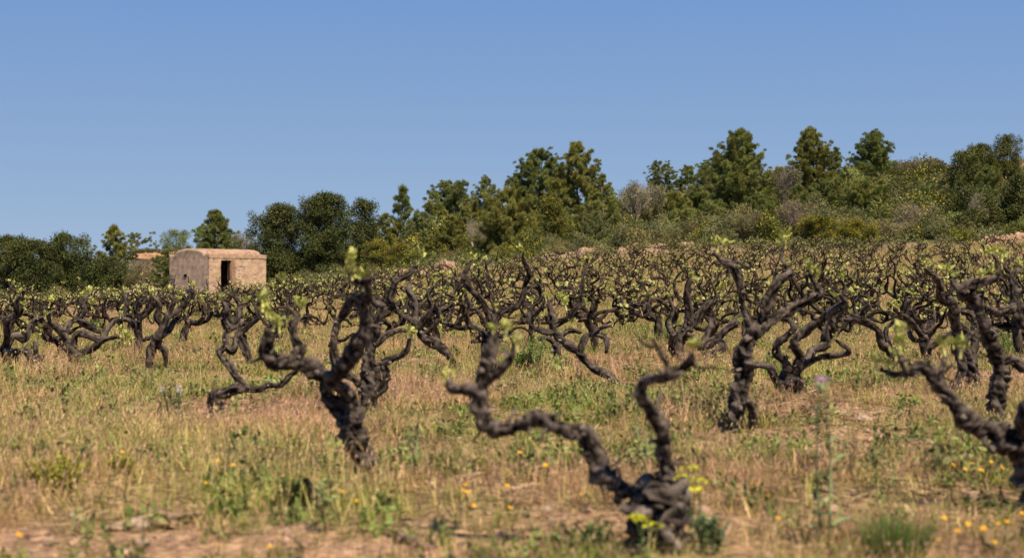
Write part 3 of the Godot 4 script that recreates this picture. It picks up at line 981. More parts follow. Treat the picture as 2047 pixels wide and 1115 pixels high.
		tree("pine", P, q[0], q[1], q[2], q[3], "low bushy young pine close to the " + near, "pine tree", {"tint": [dk, ol, gy][int(q[0]) % 3], "low": 0.0, "shape": "dome", "group": "young pines closing the belt"})
	# shrubs in flower
	var gs := {"leaf": "gorse", "shape": "dome", "low": 0.0, "lobes": 12, "full": 1.3, "puff": 0.3}
	tree("gorse", "gorse_bush", 752.0, 92.0, 478.0, 66.0, "yellow flowering gorse beside the big carobs", "gorse bush", gs)
	tree("gorse", "gorse_bush", 800.0, 90.0, 487.0, 68.0, "browner gorse in flower next to the yellow one", "gorse bush", gs)
	tree("gorse", "gorse_bush", 1638.0, 87.0, 432.0, 92.0, "wide yellow-flowering shrub above the upper rows", "flowering shrub", gs)
	tree("gorse", "gorse_bush", 1712.0, 88.0, 440.0, 92.0, "yellow-green shrub joined to the wide flowering one", "flowering shrub", gs)
	tree("bush", "round_bush", 1925.0, 84.0, 456.0, 46.0, "small round yellow-green bush by the stony bank", "bush", {"leaf": "gorse", "tint": Color(1, 1.1, 1), "shape": "ball", "low": 0.0, "lobes": 9, "puff": 0.25})
	tree("bush", "evergreen_bush", 1490.0, 88.0, 428.0, 110.0, "broad grey-brown bush under the largest pine", "bush", {"leaf": "scrub", "tint": Color(1.05, 0.98, 0.85), "shape": "dome", "low": 0.0, "lobes": 15, "puff": 0.38})
	bare_bush("dry_bush", 1590.0, 93.0, 395.0, 76.0, Color(1.15, 1.0, 0.95), "pale dry bush between the broad grey-brown bush and the yellow shrubs", "bush", "", 5, 0.8)
	bare_bush("dry_bush", 1835.0, 92.0, 402.0, 90.0, Color(1.3, 1.15, 1.05), "silvery dry bush below the dense dark bush", "bush", "", 5, 0.5)
	bare_bush("dry_bush", 1790.0, 90.0, 440.0, 110.0, Color(1.25, 1.1, 0.9), "straw-coloured dead scrub beside the yellow shrubs", "bush", "", 5, 0.5)

# ------------------------------------------------------------------ countless low scrub, as individuals from a few shapes
func make_scrub() -> void:
	rng.seed = 4242
	var protos := []
	var looks := [["scrub", Color(0.95, 1.0, 0.8), "grey-green"], ["scrub", Color(1.3, 1.2, 0.9), "olive"], ["pine", Color(0.8, 0.8, 0.75), "dark green"], ["gorse", Color(0.8, 0.9, 1.0), "mottled green"]]
	for l in looks:
		for v in 2:
			var o := Node3D.new()
			var xs := []
			var cs := PackedColorArray()
			for k in 16:
				var d := ball_dir()
				d.y = absf(d.y)
				xs.append(Transform3D(Basis.from_euler(jitter(2.0)).scaled(Vector3.ONE * rng.randf_range(0.24, 0.4)), d * Vector3(0.75, 0.7, 0.75) * pow(rng.randf(), 0.4) + Vector3(0, 0.12, 0)))
				cs.push_back(tinted(l[1], 0.2))
			scatter("foliage", clumps[l[0] + str(v)], M.needles, xs, cs, o).set_meta("kind", "stuff")
			var w := fresh()
			limb(w, [Vector4(0, -0.2, 0, 0.05), Vector4(0.03, 0.2, 0, 0.04), Vector4(0.0, 0.5, 0.05, 0.02)], 5, 0.3, Color(0.16, 0.12, 0.1), v)
			part("stem", mesh_of(w), M.twig, o)
			protos.append([o, l[2]])
	var zones := [
		[770.0, 1000.0, 86.0, 96.0, 16, 22.0, 34.0, "low %s shrub at the field edge below the young pines"],
		[1000.0, 1260.0, 86.0, 97.0, 16, 22.0, 36.0, "low %s shrub on the earth banks below the tallest middle pine"],
		[1230.0, 1420.0, 86.0, 100.0, 22, 26.0, 46.0, "low %s shrub under the grey bare tree"],
		[1400.0, 1620.0, 86.0, 102.0, 24, 26.0, 46.0, "low %s shrub at the foot of the largest pine"],
		[1600.0, 1830.0, 90.0, 112.0, 30, 26.0, 50.0, "%s shrub on the slope behind the yellow shrubs"],
		[1800.0, 2060.0, 86.0, 124.0, 46, 26.0, 52.0, "%s shrub on the stony hillside among the oaks"],
		[1180.0, 1800.0, 103.0, 125.0, 34, 34.0, 60.0, "%s shrub filling the gaps between the pines"],
		[700.0, 1180.0, 100.0, 122.0, 26, 34.0, 60.0, "%s shrub in the shade between the middle pines"],
		[150.0, 560.0, 95.0, 116.0, 16, 24.0, 46.0, "%s shrub behind the hut and its earth bank"],
		[540.0, 760.0, 87.0, 92.0, 12, 20.0, 32.0, "low %s shrub in front of the big carobs"],
		[0.0, 220.0, 86.0, 89.0, 8, 16.0, 26.0, "low %s shrub at the foot of the carob thicket"]]
	for z in zones:
		for k in z[4]:
			var px := rng.randf_range(z[0], z[1])
			var d := rng.randf_range(z[2], z[3])
			if px > 300.0 and px < 545.0 and d < 97.0: continue
			var pr: Array = protos[rng.randi() % protos.size()]
			var o: Node3D = pr[0].duplicate()
			o.name = numbered("scrub_bush")
			add_child(o)
			var wd := rng.randf_range(z[5], z[6]) * 1.2 / FOCAL * d
			o.position = stand(px, d)
			o.basis = Basis(Vector3.UP, rng.randf() * TAU).scaled(Vector3(wd, wd * rng.randf_range(0.75, 1.25), wd))
			var near := 0
			var best := 1e9
			for m in marks:
				var dd := absf(m.x - px) + 3.0 * absf(m.y - d)
				if dd < best:
					best = dd
					near = int(m.z)
			var build := "tall narrow" if o.basis.y.length() > wd * 1.12 else ("squat wide" if o.basis.y.length() < wd * 0.9 else "rounded")
			if wd < (z[5] * 0.62 + z[6] * 0.38) * 1.2 / FOCAL * d: build = "small " + build.split(" ")[0]
			tag(o, "%s %s shrub %s the %s" % [build, pr[1], "before" if d < marks[near].y else "behind", mark_names[near]], "shrub", "shrubs on the slope and along the field edge")
	for pr in protos: pr[0].free()
	# what nobody could count: ground-hugging undergrowth of the slope
	for w in 2:
		var xs := []
		var cs := PackedColorArray()
		for k in 1500:
			var px := rng.randf_range(640.0, 2110.0)
			var d := 84.0 + 48.0 * pow(rng.randf(), 1.3)
			var p := stand(px, d)
			if big.get_noise_2d(p.x * 3.0, p.z * 3.0) > 0.12 and rng.randf() < 0.85: continue
			if d < 88.0 and rng.randf() < 0.6: continue
			xs.append(Transform3D(Basis.from_euler(jitter(0.5) + Vector3(0, rng.randf() * TAU, 0)).scaled(Vector3(1, 0.7, 1) * rng.randf_range(0.3, 0.75)), p + Vector3(0, 0.12, 0)))
			cs.push_back(tinted(Color(1.1, 1.08, 0.85) if rng.randf() < 0.6 else Color(0.8, 0.95, 0.6), 0.25))
		tag(scatter("undergrowth", clumps["scrub" + str(w)], M.needles, xs, cs, self), "low tangled undergrowth covering the hillside", "undergrowth", "", "stuff")

# raw earth and rock along the upper edge of the field
func make_banks() -> void:
	rng.seed = 808
	var protos := []
	for k in 4:
		protos.append(lump_mesh(60 + k, 1.1, 0.5, 9, Color(0.47, 0.30, 0.20), 0.6))
	var spots := [[860.0, 84.5, 120.0, 12.0, "pale stony earth bank below the low feathery pine"], [925.0, 85.0, 80.0, 11.0, "pale earth bank at the foot of the bushy olive pine"], [1075.0, 86.0, 90.0, 22.0, "pinkish earth bank below the yellowish oak"], [1145.0, 86.5, 110.0, 30.0, "largest orange earth bank, below the tallest middle pine"], [1215.0, 88.0, 70.0, 22.0, "small orange earth bank beside the largest one"],
		[1275.0, 86.0, 80.0, 18.0, "reddish earth bank under the pale grey tree"], [1335.0, 86.5, 80.0, 16.0, "reddish earth bank below the olive bushy pine"], [1975.0, 84.5, 110.0, 22.0, "stony pink bank by the small round bush"], [2035.0, 85.5, 70.0, 26.0, "stony pink bank cut off by the picture"],
		[1868.0, 117.0, 60.0, 30.0, "bare pink rock on the skyline beside the reddish bush"], [2010.0, 106.0, 80.0, 60.0, "bare pale rock face between the skyline oaks"], [320.0, 108.0, 110.0, 34.0, "orange earth bank with an overhanging turf edge behind the hut"], [1400.0, 87.0, 60.0, 14.0, "low reddish bank left of the broad grey-brown bush"]]
	for s in spots:
		var at := stand(s[0], s[1])
		var wd: float = s[2] / FOCAL * s[1]
		var ht: float = s[3] / FOCAL * s[1]
		if s[0] == 320.0: at.y = EYE + (CY - 514.0) / FOCAL * s[1]
		var o: MeshInstance3D
		if s[0] == 320.0:
			o = part("earth_bank", lump_mesh(77, 0.55, 0.5, 18, Color(0.62, 0.36, 0.21), 0.7), M.stone, self)
			o.position = at + Vector3(0, -ht * 0.06, 0)
			o.basis = Basis(Vector3.UP, rng.randf_range(-0.3, 0.3)) * Basis().scaled(Vector3(wd, ht * 1.7, wd * 0.5))
		else:
			# a broken face: lumps of earth and stone slumped against each other
			var a := {"v": PackedVector3Array(), "c": PackedColorArray(), "i": PackedInt32Array()}
			for k in 14:
				var w := pow(rng.randf(), 1.6) * 0.36 * wd + 0.06 * wd
				var u := rng.randf_range(-0.5, 0.5)
				var x := Transform3D(Basis(Vector3.UP, rng.randf() * TAU).scaled(Vector3(w, w * rng.randf_range(0.7, 1.5), w * 0.7)), Vector3(u * wd, 0, rng.randf_range(-0.5, 0.5)))
				x.origin.y = land(at.x + x.origin.x, at.z + x.origin.z) - at.y + ht * rng.randf_range(-0.35, 0.08)
				var src: Array = (protos[rng.randi() % 4] as ArrayMesh).surface_get_arrays(0)
				var n0: int = a.v.size()
				a.v.append_array(x * (src[Mesh.ARRAY_VERTEX] as PackedVector3Array))
				var f := rng.randf_range(0.7, 1.3)
				for c in src[Mesh.ARRAY_COLOR]: a.c.push_back(shade(c, f))
				for q in src[Mesh.ARRAY_INDEX]: a.i.push_back(q + n0)
			o = part("earth_bank", mesh_of(a), M.stone, self)
			o.position = at
		tag(o, s[4], "earth bank")
		if s[0] == 320.0:
			# the turf that hangs over its edge
			var xs := []
			var cs := PackedColorArray()
			for k in 40:
				xs.append(Transform3D(Basis.from_euler(jitter(2.0)).scaled(Vector3.ONE * 0.3), Vector3(rng.randf_range(-0.5, 0.5), 0.19 + rng.randf() * 0.05, rng.randf_range(-0.1, 0.25)) * Vector3(wd, ht * 1.7, wd * 0.5)))
				xs[k].basis = Basis.from_euler(jitter(1.0)).scaled(Vector3(0.5, 0.25, 0.5))
				cs.push_back(tinted(Color(0.8, 0.85, 0.7)))
			var turf := scatter("overhanging_turf", clumps["scrub0"], M.needles, xs, cs, o)
			turf.set_meta("kind", "stuff")
			turf.transform = Transform3D(o.basis.inverse(), Vector3.ZERO)

# ------------------------------------------------------------------ vines
var leaf_meshes := []

func vine_leaf(seed_of: int) -> ArrayMesh:
	# five-lobed, cupped, 1 long from its stalk; points along +z
	rng.seed = 300 + seed_of
	var a := fresh()
	var rim := []
	var m := 14
	var cup := rng.randf_range(0.15, 0.5)
	for k in m + 1:
		var th := lerpf(-2.55, 2.55, float(k) / m)
		var r := 0.50 * (0.74 + 0.26 * cos(th * 2.45)) * (1.0 + 0.10 * (k % 2) + rng.randf_range(-0.06, 0.06))
		rim.append(Vector3(sin(th) * r, cup * r * r + rng.randf_range(-0.03, 0.03), 0.48 + cos(th) * r * 1.04))
	var c := Color(0.30, 0.335, 0.06).lerp(Color(0.42, 0.42, 0.14), rng.randf())
	var mid := Vector3(0, -0.03, 0.46)
	for k in m:
		tri(a, mid, rim[k], rim[k + 1], shade(c, 0.85), c, shade(c, 1.1))
	tri(a, Vector3(0, 0, 0), rim[m], rim[0], c)
	tri(a, Vector3(-0.02, 0, -0.5), Vector3(0.02, 0, -0.5), mid, Color(0.3, 0.3, 0.1))
	return mesh_of(a)

func aim(dir: Vector3, roll: float) -> Basis:
	var z := dir.normalized()
	var x := Vector3.UP.cross(z)
	x = x.normalized() if x.length() > 0.05 else Vector3.RIGHT
	return Basis(z, roll) * Basis(x, z.cross(x), z)

func shoot_on(parent: Node3D, at: Vector3, size: float, n: int, up: Vector3) -> void:
	var a := fresh()
	var top := up.normalized() * size * 0.9
	limb(a, [Vector4(0, 0, 0, size * 0.13), Vector4(top.x * 0.5, top.y * 0.5, top.z * 0.5, size * 0.10), Vector4(top.x, top.y, top.z, size * 0.07)], 6, 0.15, Color(0.36, 0.34, 0.12), at.x)
	var s := part("shoot", mesh_of(a), M.bark_far, parent, Transform3D(Basis(), at))
	for k in n:
		var az := GOLD * k + rng.randf() * 0.8
		var t := float(k + 1) / n
		var dir := Vector3(cos(az), rng.randf_range(0.25, 2.4), sin(az))
		var l := size * rng.randf_range(0.55, 0.9)
		var b := aim(dir, rng.randf_range(-0.6, 0.6)).scaled(Vector3.ONE * l)
		part("leaf", leaf_meshes[rng.randi() % 4], M.leaf, s, Transform3D(b, top * lerpf(0.45, 1.0, t) + dir.normalized() * size * 0.25))

# one vine set out from its outline: trunk and arms are "x y radius" triples in picture units, made into metres at the vine's own distance
func hero(label: String, bx: float, by: float, trunk: Array, arms: Array, shoots: Array, spread := 1.0, dist := 0.0) -> void:
	var d := dist if dist > 0.0 else EYE * FOCAL / (by - CY)
	var foot := Vector3((bx - CX) * d / FOCAL, 0, -d)
	foot.y = gh(foot.x, foot.z)
	taken.append(Vector2(foot.x, foot.z))
	var o := base("grapevine", foot, label, "grapevine", "old bush vines of the vineyard")
	rng.seed = int(bx * 13.0 + by * 7.0)
	var known := []       # every placed point: Vector4(px, py, dz, radius)
	var u := d / FOCAL
	var sides := 14 if d < 9.0 else 10
	var nth := 0
	for spec in trunk + arms:
		var is_trunk := nth < trunk.size()
		var w: PackedStringArray = (spec as String).split(" ", false)
		var pts := []
		var z := 0.0
		var drift := rng.randf_range(-0.5, 0.5) * spread
		for k in range(0, w.size() - 2, 3):
			var px := float(w[k])
			var py := float(w[k + 1])
			if k == 0 and known.size() > 0:
				var best := 1e9
				for q in known:
					var dd := Vector2(q.x - px, q.y - py).length()
					if dd < best:
						best = dd
						z = q.z
			elif k > 0:
				var run := Vector2(px - float(w[k - 3]), py - float(w[k - 2])).length() * u
				if is_trunk: z += run * rng.randf_range(-0.15, 0.15)
				else:
					drift = clampf(drift + rng.randf_range(-0.35, 0.35) * spread, -0.8, 0.8)
					z += run * drift
			known.append(Vector4(px, py, z, float(w[k + 2])))
			var dz := d + z
			pts.append(Vector4((px - CX) * dz / FOCAL - foot.x, EYE - (py - CY) * dz / FOCAL - foot.y, -z, maxf(float(w[k + 2]) * (0.8 if nth > 0 else 0.94), 1.4) * u))
		if nth == 0:
			# the trunk goes on into the ground
			var f: Vector4 = pts[0]
			pts.push_front(Vector4(f.x, minf(f.y - 0.12, -0.1), f.z, f.w * 1.1))
		var a := fresh()
		var line := smooth_line(pts, clampf(2.0 + d * 0.35, 3.5, 9.0) * u)
		limb(a, line, sides, 0.62 if not is_trunk else 0.75, Color(0.112, 0.090, 0.075), bx + nth)
		# knots and old pruning stubs along the limb
		for k in range(2, line.size() - 2):
			if rng.randf() < 0.22:
				var q: Vector4 = line[k]
				var dir := ball_dir()
				var s := q.w * rng.randf_range(0.35, 0.55)
				var p := Vector3(q.x, q.y, q.z) + dir * q.w * 0.45
				var e := p + dir * q.w * rng.randf_range(0.5, 1.1)
				limb(a, [Vector4(p.x, p.y, p.z, s), Vector4(e.x, e.y, e.z, s * 0.8)], 7, 0.5, Color(0.19, 0.155, 0.13), k)
		# thin dry spurs
		if not is_trunk:
			for k in range(3, line.size() - 1):
				if rng.randf() < 0.07:
					var q: Vector4 = line[k]
					var dir := (ball_dir() + Vector3(0, 0.5, 0)).normalized()
					var p := Vector3(q.x, q.y, q.z) + dir * q.w * 0.6
					var m := p + dir * rng.randf_range(0.015, 0.03)
					var e := m + (dir + jitter(0.8)).normalized() * rng.randf_range(0.015, 0.05)
					limb(a, [Vector4(p.x, p.y, p.z, minf(q.w * 0.4, 0.009)), Vector4(m.x, m.y, m.z, 0.006), Vector4(e.x, e.y, e.z, 0.004)], 6, 0.5, Color(0.19, 0.155, 0.13), k)
		part("trunk" if is_trunk else "arm", mesh_of(a), M.bark, o)
		nth += 1
	for spec in shoots:
		var w: PackedStringArray = (spec as String).split(" ", false)
		var px := float(w[0])
		var py := float(w[1])
		var z := 0.0
		var best := 1e9
		for q in known:
			var dd := Vector2(q.x - px, q.y - py).length()
			if dd < best:
				best = dd
				z = q.z
		var dz := d + z
		var at := Vector3((px - CX) * dz / FOCAL - foot.x, EYE - (py - CY) * dz / FOCAL - foot.y, -z)
		var size := float(w[2]) * u * 0.8
		shoot_on(o, at - Vector3(0, size * 0.9, 0), size, int(w[3]) + 4, Vector3(rng.randf_range(-0.3, 0.3), 1, rng.randf_range(-0.3, 0.3)))

func make_hero_vines() -> void:
	for k in 4: leaf_meshes.append(vine_leaf(k))
	# nearest vine, with its long low arm
	hero("nearest vine, thick sawn stump with a long low arm snaking outward", 1318, 1108,
		["1318 1112 50 1314 1075 50 1310 1040 52 1314 1005 52 1320 982 38"],
		["1300 995 30 1262 985 26 1232 972 24 1208 950 24 1192 918 23 1180 886 22 1164 866 22 1132 860 18 1100 844 19 1070 836 19 1040 850 16 1002 858 18 970 846 20 960 818 19 957 790 20 940 780 15 918 780 13 902 774 12 896 764 9",
		"958 790 18 966 748 14 975 716 14 984 692 12 986 672 9", "968 765 13 996 742 11 1016 722 9 1026 700 6 1028 686 4",
		"1312 990 24 1330 945 18 1329 900 17 1320 856 17 1302 822 14 1284 800 13 1281 782 12 1287 766 12 1312 756 11 1340 753 11 1364 737 11 1380 722 9 1386 708 6",
		"1338 752 8 1332 726 6 1316 696 5 1306 678 3", "1330 1000 26 1348 1000 24 1362 1008 20"],
		["890 754 26 4", "906 744 20 3", "1010 656 34 5", "1034 682 32 4", "985 660 24 3", "1388 690 26 4", "1302 672 12 2"], 0.8)
	# second vine
	hero("large gnarled vine whose trunk leans and splits round a lens-shaped gap", 738, 955,
		["740 962 20 726 918 22 714 880 25 704 848 27 694 826 25"],
		["696 836 22 668 808 21 650 790 18 648 774 18 658 760 19 646 752 18 612 734 17 590 722 17 566 725 17 546 726 17 532 708 17 532 690 14 536 672 12 532 660 8",
		"592 722 14 598 698 14 590 678 12 585 664 9 591 642 8 598 626 6",
		"704 836 22 698 796 19 678 772 19 664 758 19 684 742 17 700 716 17 712 690 17 728 668 15 733 650 16 725 628 13 729 602 13 733 580 13 729 566 11 738 554 8",
		"724 606 11 706 594 9 694 614 9 682 634 9", "546 724 10 528 712 9 522 694 8 534 682 6",
		"730 574 9 716 566 8 704 556 6 698 540 5"],
		["524 600 34 4", "532 622 28 4", "545 640 30 4", "558 650 26 4", "600 612 30 3", "726 556 34 4", "700 515 28 4", "704 540 26 3", "699 530 22 3", "572 640 18 2"], 0.9)
	# the vine right behind it
	hero("tall crowded vine just behind the lens-gapped trunk", 738, 832,
		["738 836 20 733 800 18 738 768 17 740 738 15 738 712 14"],
		["738 812 15 745 784 14 764 774 13 771 750 11 763 728 10 786 717 9 806 707 8 815 694 6 818 676 4",
		"738 715 13 746 686 12 751 660 11 757 632 10 772 614 10 786 612 9 778 598 9 784 577 8 793 560 8 814 551 7 830 534 5", "770 612 8 752 608 7 742 596 5",
		"728 792 11 708 758 9 680 742 9 670 722 9 666 690 9 672 656 9 682 632 8 706 598 7 712 580 5", "748 690 9 776 668 7 800 660 6 812 664 4"],
		["820 664 22 5", "836 508 26 4", "745 585 16 3", "714 568 16 3", "814 655 14 2", "676 640 14 2"], 1.0)
	# thin low vine
	hero("thin low vine with one arm creeping sideways above the grass", 424, 828,
		["425 832 9 423 808 9 430 790 10 456 782 9 484 772 10"],
		["484 774 9 512 779 8 534 771 8 560 770 7 578 752 6 594 740 5", "488 770 9 470 750 8 456 728 8 442 716 7 438 704 8 450 692 8 449 672 8 456 658 8 472 648 7 480 630 6 478 612 6 494 608 5",
		"450 690 7 464 702 7 472 680 7 476 662 6 484 640 5", "456 660 7 446 640 6 450 620 5 442 600 4"],
		["496 598 18 3", "486 630 14 2", "440 592 16 3", "612 668 12 2"], 0.9)
	hero("slim vine with a straight prop-like trunk left of the lens-gapped trunk", 498, 730,
		["498 732 6 490 700 6 480 668 7"], ["480 668 7 474 640 6 480 612 6 470 592 5 478 575 3", "482 664 6 500 648 6 516 634 6 512 610 5 522 596 4", "478 660 5 460 640 5 452 612 5 440 602 4"],
		["478 566 15 3", "524 588 14 3", "438 594 15 3"], 1.2)
	# upright vine of the right half
	hero("upright dark vine with three raised arms like a candelabra", 1476, 868,
		["1474 870 12 1470 838 15 1474 802 16 1484 768 16 1488 735 16 1485 705 18 1496 682 18 1512 660 20"],
		["1506 662 15 1495 634 11 1487 612 9 1482 588 9 1478 562 9 1472 541 9 1460 528 8 1440 520 6 1428 505 4",
		"1518 658 15 1530 622 13 1539 594 12 1550 571 11 1568 553 11 1582 545 9 1572 532 6 1562 516 5 1564 500 3",
		"1520 658 15 1545 638 11 1572 624 10 1600 608 10 1630 596 9 1641 586 8 1632 572 6 1621 552 5 1618 540 3", "1500 860 9 1505 830 8 1496 800 9", "1470 530 5 1478 524 4 1492 534 3"],
		["1434 486 24 4", "1450 484 24 4", "1570 476 30 5", "1560 488 18 3", "1610 522 18 3", "1624 538 24 4", "1632 552 18 3", "1478 640 16 3"], 0.8)
	hero("sprawling vine with looping arms behind the candelabra vine", 1566, 796,
		["1572 800 18 1578 768 20 1584 746 20"], ["1562 796 11 1554 766 9 1538 734 9 1506 730 8", "1578 750 12 1572 726 10 1554 708 9 1552 690 9 1568 676 9 1587 654 9 1578 642 7 1562 638 5",
		"1590 742 13 1600 714 11 1587 686 10 1610 662 10 1640 640 10 1666 622 9 1690 608 8 1682 592 6 1672 580 4", "1592 742 13 1612 726 11 1628 700 11 1654 688 10 1650 662 9 1664 640 9 1704 636 8", "1664 640 8 1684 620 8 1676 600 7 1690 580 5 1684 562 4",
		"1600 736 8 1640 714 7 1682 710 7 1698 703 6 1686 690 5 1672 680 4"],
		["1668 590 18 3", "1686 552 20 4", "1558 630 14 3", "1632 575 12 2", "1672 672 10 2"], 1.1)
	# big arm coming in from the side
	hero("massive vine limb reaching in from the edge, thick as a thigh", 2105, 1000,
		["2110 1010 48 2092 950 46 2062 906 44"], ["2066 910 44 2022 880 38 1982 862 31 1948 848 25 1926 832 21 1906 808 18 1888 782 16 1866 754 17 1844 733 16 1820 744 11 1788 748 8 1762 738 5", "2064 906 26 2050 860 20 2056 820 18 2080 780 14",
		"1884 778 10 1882 744 8 1892 716 5", "1815 745 8 1802 722 6 1800 704 4"],
		["1756 722 30 5", "1772 728 24 3", "1800 686 34 5", "1806 660 32 4", "1792 708 26 3", "1890 690 32 4", "1920 692 34 4", "1908 684 20 2"], 0.7, 5.3)
	hero("vine with a tall crooked trunk and a flat top behind the massive limb", 1998, 846,
		["1996 848 15 1994 806 16 1998 770 17 2004 738 17"], ["2003 740 16 1990 704 16 1974 660 14 1958 618 15 1948 596 15 1926 584 13 1946 568 10 1984 560 9 1996 548 7 1995 532 5", "2002 726 13 2024 718 12 2044 734 12 2070 742 10",
		"1968 618 10 2004 622 9 2030 612 9 2028 580 9 2025 552 8 2042 538 5", "2030 612 10 2046 646 10 2070 664 8", "1946 580 8 1960 598 7 1964 584 5", "1924 584 8 1912 570 6 1904 556 4"],
		["1980 505 26 5", "2004 506 24 4", "1960 548 24 4", "1988 545 20 3", "2040 528 20 4", "1904 548 18 3", "2014 600 14 3"], 0.9)
	hero("vine with twin stems and curled tips beside the flat-topped vine", 1908, 792,
		["1905 794 10 1910 768 10 1924 738 11 1918 702 12"], ["1918 704 12 1914 668 11 1910 630 12 1904 606 11 1882 596 10 1880 570 9 1866 550 7 1852 538 5", "1918 690 9 1936 674 8 1952 654 8 1944 630 7 1926 622 6", "1882 596 7 1898 586 7 1908 566 6 1900 548 4"],
		["1852 526 18 3", "1896 536 24 5", "1902 548 16 3", "1926 612 14 2"], 1.0)
	hero("short twin-footed vine at the feet of the flat-topped vine", 1948, 790,
		["1948 792 13 1946 758 14 1944 718 13"], ["1944 720 12 1950 688 11 1950 656 11 1964 636 9 1962 616 6", "1944 716 9 1928 692 8 1934 664 7 1922 648 5"], ["1960 606 16 3", "1920 640 14 3"], 1.0, 10.6)
	hero("small vine with a stubby raised finger between the looping and flat-topped vines", 1856, 722,
		["1856 726 10 1852 706 10 1846 676 9"], ["1846 676 8 1826 648 8 1806 630 7 1788 618 5 1776 606 3", "1845 664 6 1864 652 6 1868 634 5 1870 622 3", "1850 700 8 1876 684 7 1898 668 7 1916 662 6", "1806 630 6 1816 608 5 1826 596 4"],
		["1784 608 16 4", "1798 612 14 3", "1826 588 12 3", "1920 652 12 2"], 1.1)
	hero("vine with one arm curled back in a hook", 1812, 738,
		["1813 740 9 1796 716 9 1782 704 9"], ["1784 704 9 1764 688 9 1756 660 8 1726 641 8 1702 632 7", "1726 641 7 1726 620 6 1738 608 4", "1782 702 7 1772 664 6 1786 640 5 1778 622 4"], ["1738 600 14 3", "1700 624 12 3", "1776 614 12 2"], 1.0)
	# the forked vine in the middle
	hero("tall vine forked into a wide Y in the middle of the field", 984, 768,
		["982 772 11 984 742 10 982 712 10 986 680 10 986 650 10"], ["986 652 10 974 622 8 960 598 8 938 574 7 929 550 7 934 536 5 946 520 3", "988 648 10 1002 624 8 1030 614 8 1044 594 7 1050 570 7 1058 546 6 1048 524 5 1044 510 3",
		"972 740 7 966 700 7 968 668 7 956 658 6 938 652 6 922 656 6 898 650 5 886 644 4", "940 652 5 934 630 5 938 606 5 930 590 4", "1046 590 5 1060 578 4 1066 566 3"],
		["947 516 20 4", "1042 498 16 4", "884 638 12 3", "930 584 12 3", "1066 560 10 2", "990 612 10 2"], 0.9)
	hero("large vine with a bent low trunk left of the wide Y", 908, 738,
		["910 742 9 904 722 9 892 704 9 872 688 9 848 674 9 834 655 9"], ["834 656 9 830 630 8 828 604 8 816 578 7 822 560 4", "838 660 8 850 634 8 862 614 7 856 590 6 866 572 4", "846 672 6 866 652 6 878 630 6 872 606 5 884 590 4", "832 650 7 812 634 6 798 626 5 790 610 4", "850 634 6 876 622 6 892 618 5 906 606 4"],
		["826 582 16 3", "806 598 16 4", "822 552 14 3", "866 564 14 3", "878 598 14 3", "788 602 12 3", "910 598 12 3", "886 582 12 3"], 1.2)
	hero("vine creeping low then rising, with a leafy crown right of the wide Y", 1240, 782,
		["1240 786 7 1230 768 8 1218 750 8 1182 734 9 1162 710 8 1134 688 9"], ["1136 690 9 1114 672 9 1104 650 9 1106 634 8 1098 612 7 1106 596 4", "1108 664 7 1092 664 7 1066 654 7 1060 632 6 1064 610 5", "1160 704 7 1170 674 7 1184 668 6 1208 674 6 1214 690 6 1212 704 5", "1110 644 7 1136 634 7 1152 616 6 1168 606 4", "1184 670 5 1202 656 5 1222 650 4", "1064 632 5 1082 616 5 1090 600 3"],
		["1124 596 24 5", "1132 606 20 4", "1064 602 14 3", "1092 592 14 3", "1172 600 14 3", "1224 642 14 3", "1146 644 14 3", "1120 588 14 3"], 1.0)
	hero("slender straight trunk under the leafy crown right of the wide Y", 1112, 732,
		["1112 734 8 1113 712 8 1111 690 8"], ["1111 690 8 1124 672 7 1140 660 6 1160 664 5", "1111 688 7 1096 676 6 1078 678 5"], ["1164 658 12 3", "1076 670 12 2"], 1.0, 13.6)
	hero("stout vine with many bent arms left of the candelabra vine", 1362, 722,
		["1362 726 11 1354 700 11 1360 676 12 1374 658 13"], ["1374 660 12 1380 632 10 1376 604 10 1374 576 7 1382 558 4", "1378 652 9 1398 634 8 1412 612 8 1428 600 6 1438 586 4", "1372 664 10 1400 690 10 1430 680 9 1452 660 8 1476 646 7", "1430 680 8 1446 686 8 1440 700 6 1410 708 6", "1406 688 9 1424 652 8 1424 626 7 1410 612 6 1396 606 4", "1360 676 8 1342 664 7 1334 644 7 1346 622 6 1340 600 4", "1350 716 8 1342 690 7 1346 668 6", "1452 660 6 1466 640 6 1490 628 5"],
		["1440 578 18 4", "1450 572 16 4", "1384 550 16 3", "1396 598 14 3", "1340 592 14 3", "1494 622 14 3", "1478 640 12 3", "1360 610 12 3"], 1.1)
	# left-hand rows
	hero("vine opening like a basket of curved arms in the left rows", 156, 730,
		["157 732 12 146 708 14 137 688 12"], ["136 688 11 122 664 9 109 652 7 96 644 5", "128 664 7 138 646 7 157 640 7 184 656 7 197 663 5", "146 692 9 150 670 8 166 667 8 190 676 8 203 680 8 213 658 8 226 644 7 236 636 5", "160 708 9 186 696 8 200 682 8 213 677 6 234 673 4", "158 640 6 168 622 6 162 604 6 176 590 4", "100 646 5 94 626 5 104 606 4"],
		["248 672 20 5", "258 676 18 4", "240 660 18 4", "240 628 12 3", "178 582 18 4", "166 590 16 4", "104 598 14 4", "182 606 16 4", "196 654 10 2"], 1.0)
	hero("spreading vine cut off by the picture's left edge", 20, 736,
		["20 738 13 18 718 14 12 702 13"], ["18 708 12 36 704 10 48 701 9 64 716 9 84 714 7", "70 712 5 71 696 5 68 684 4", "12 700 10 26 674 8 48 679 8 58 658 8 68 642 8 84 636 6", "10 696 9 13 666 8 12 640 8 34 632 7 44 618 5", "4 700 11 -20 690 10 -44 676 8", "36 634 6 30 610 6 38 592 4"],
		["72 672 18 4", "80 652 14 3", "88 628 14 3", "46 608 14 4", "36 584 14 4", "96 600 22 4"], 1.0)
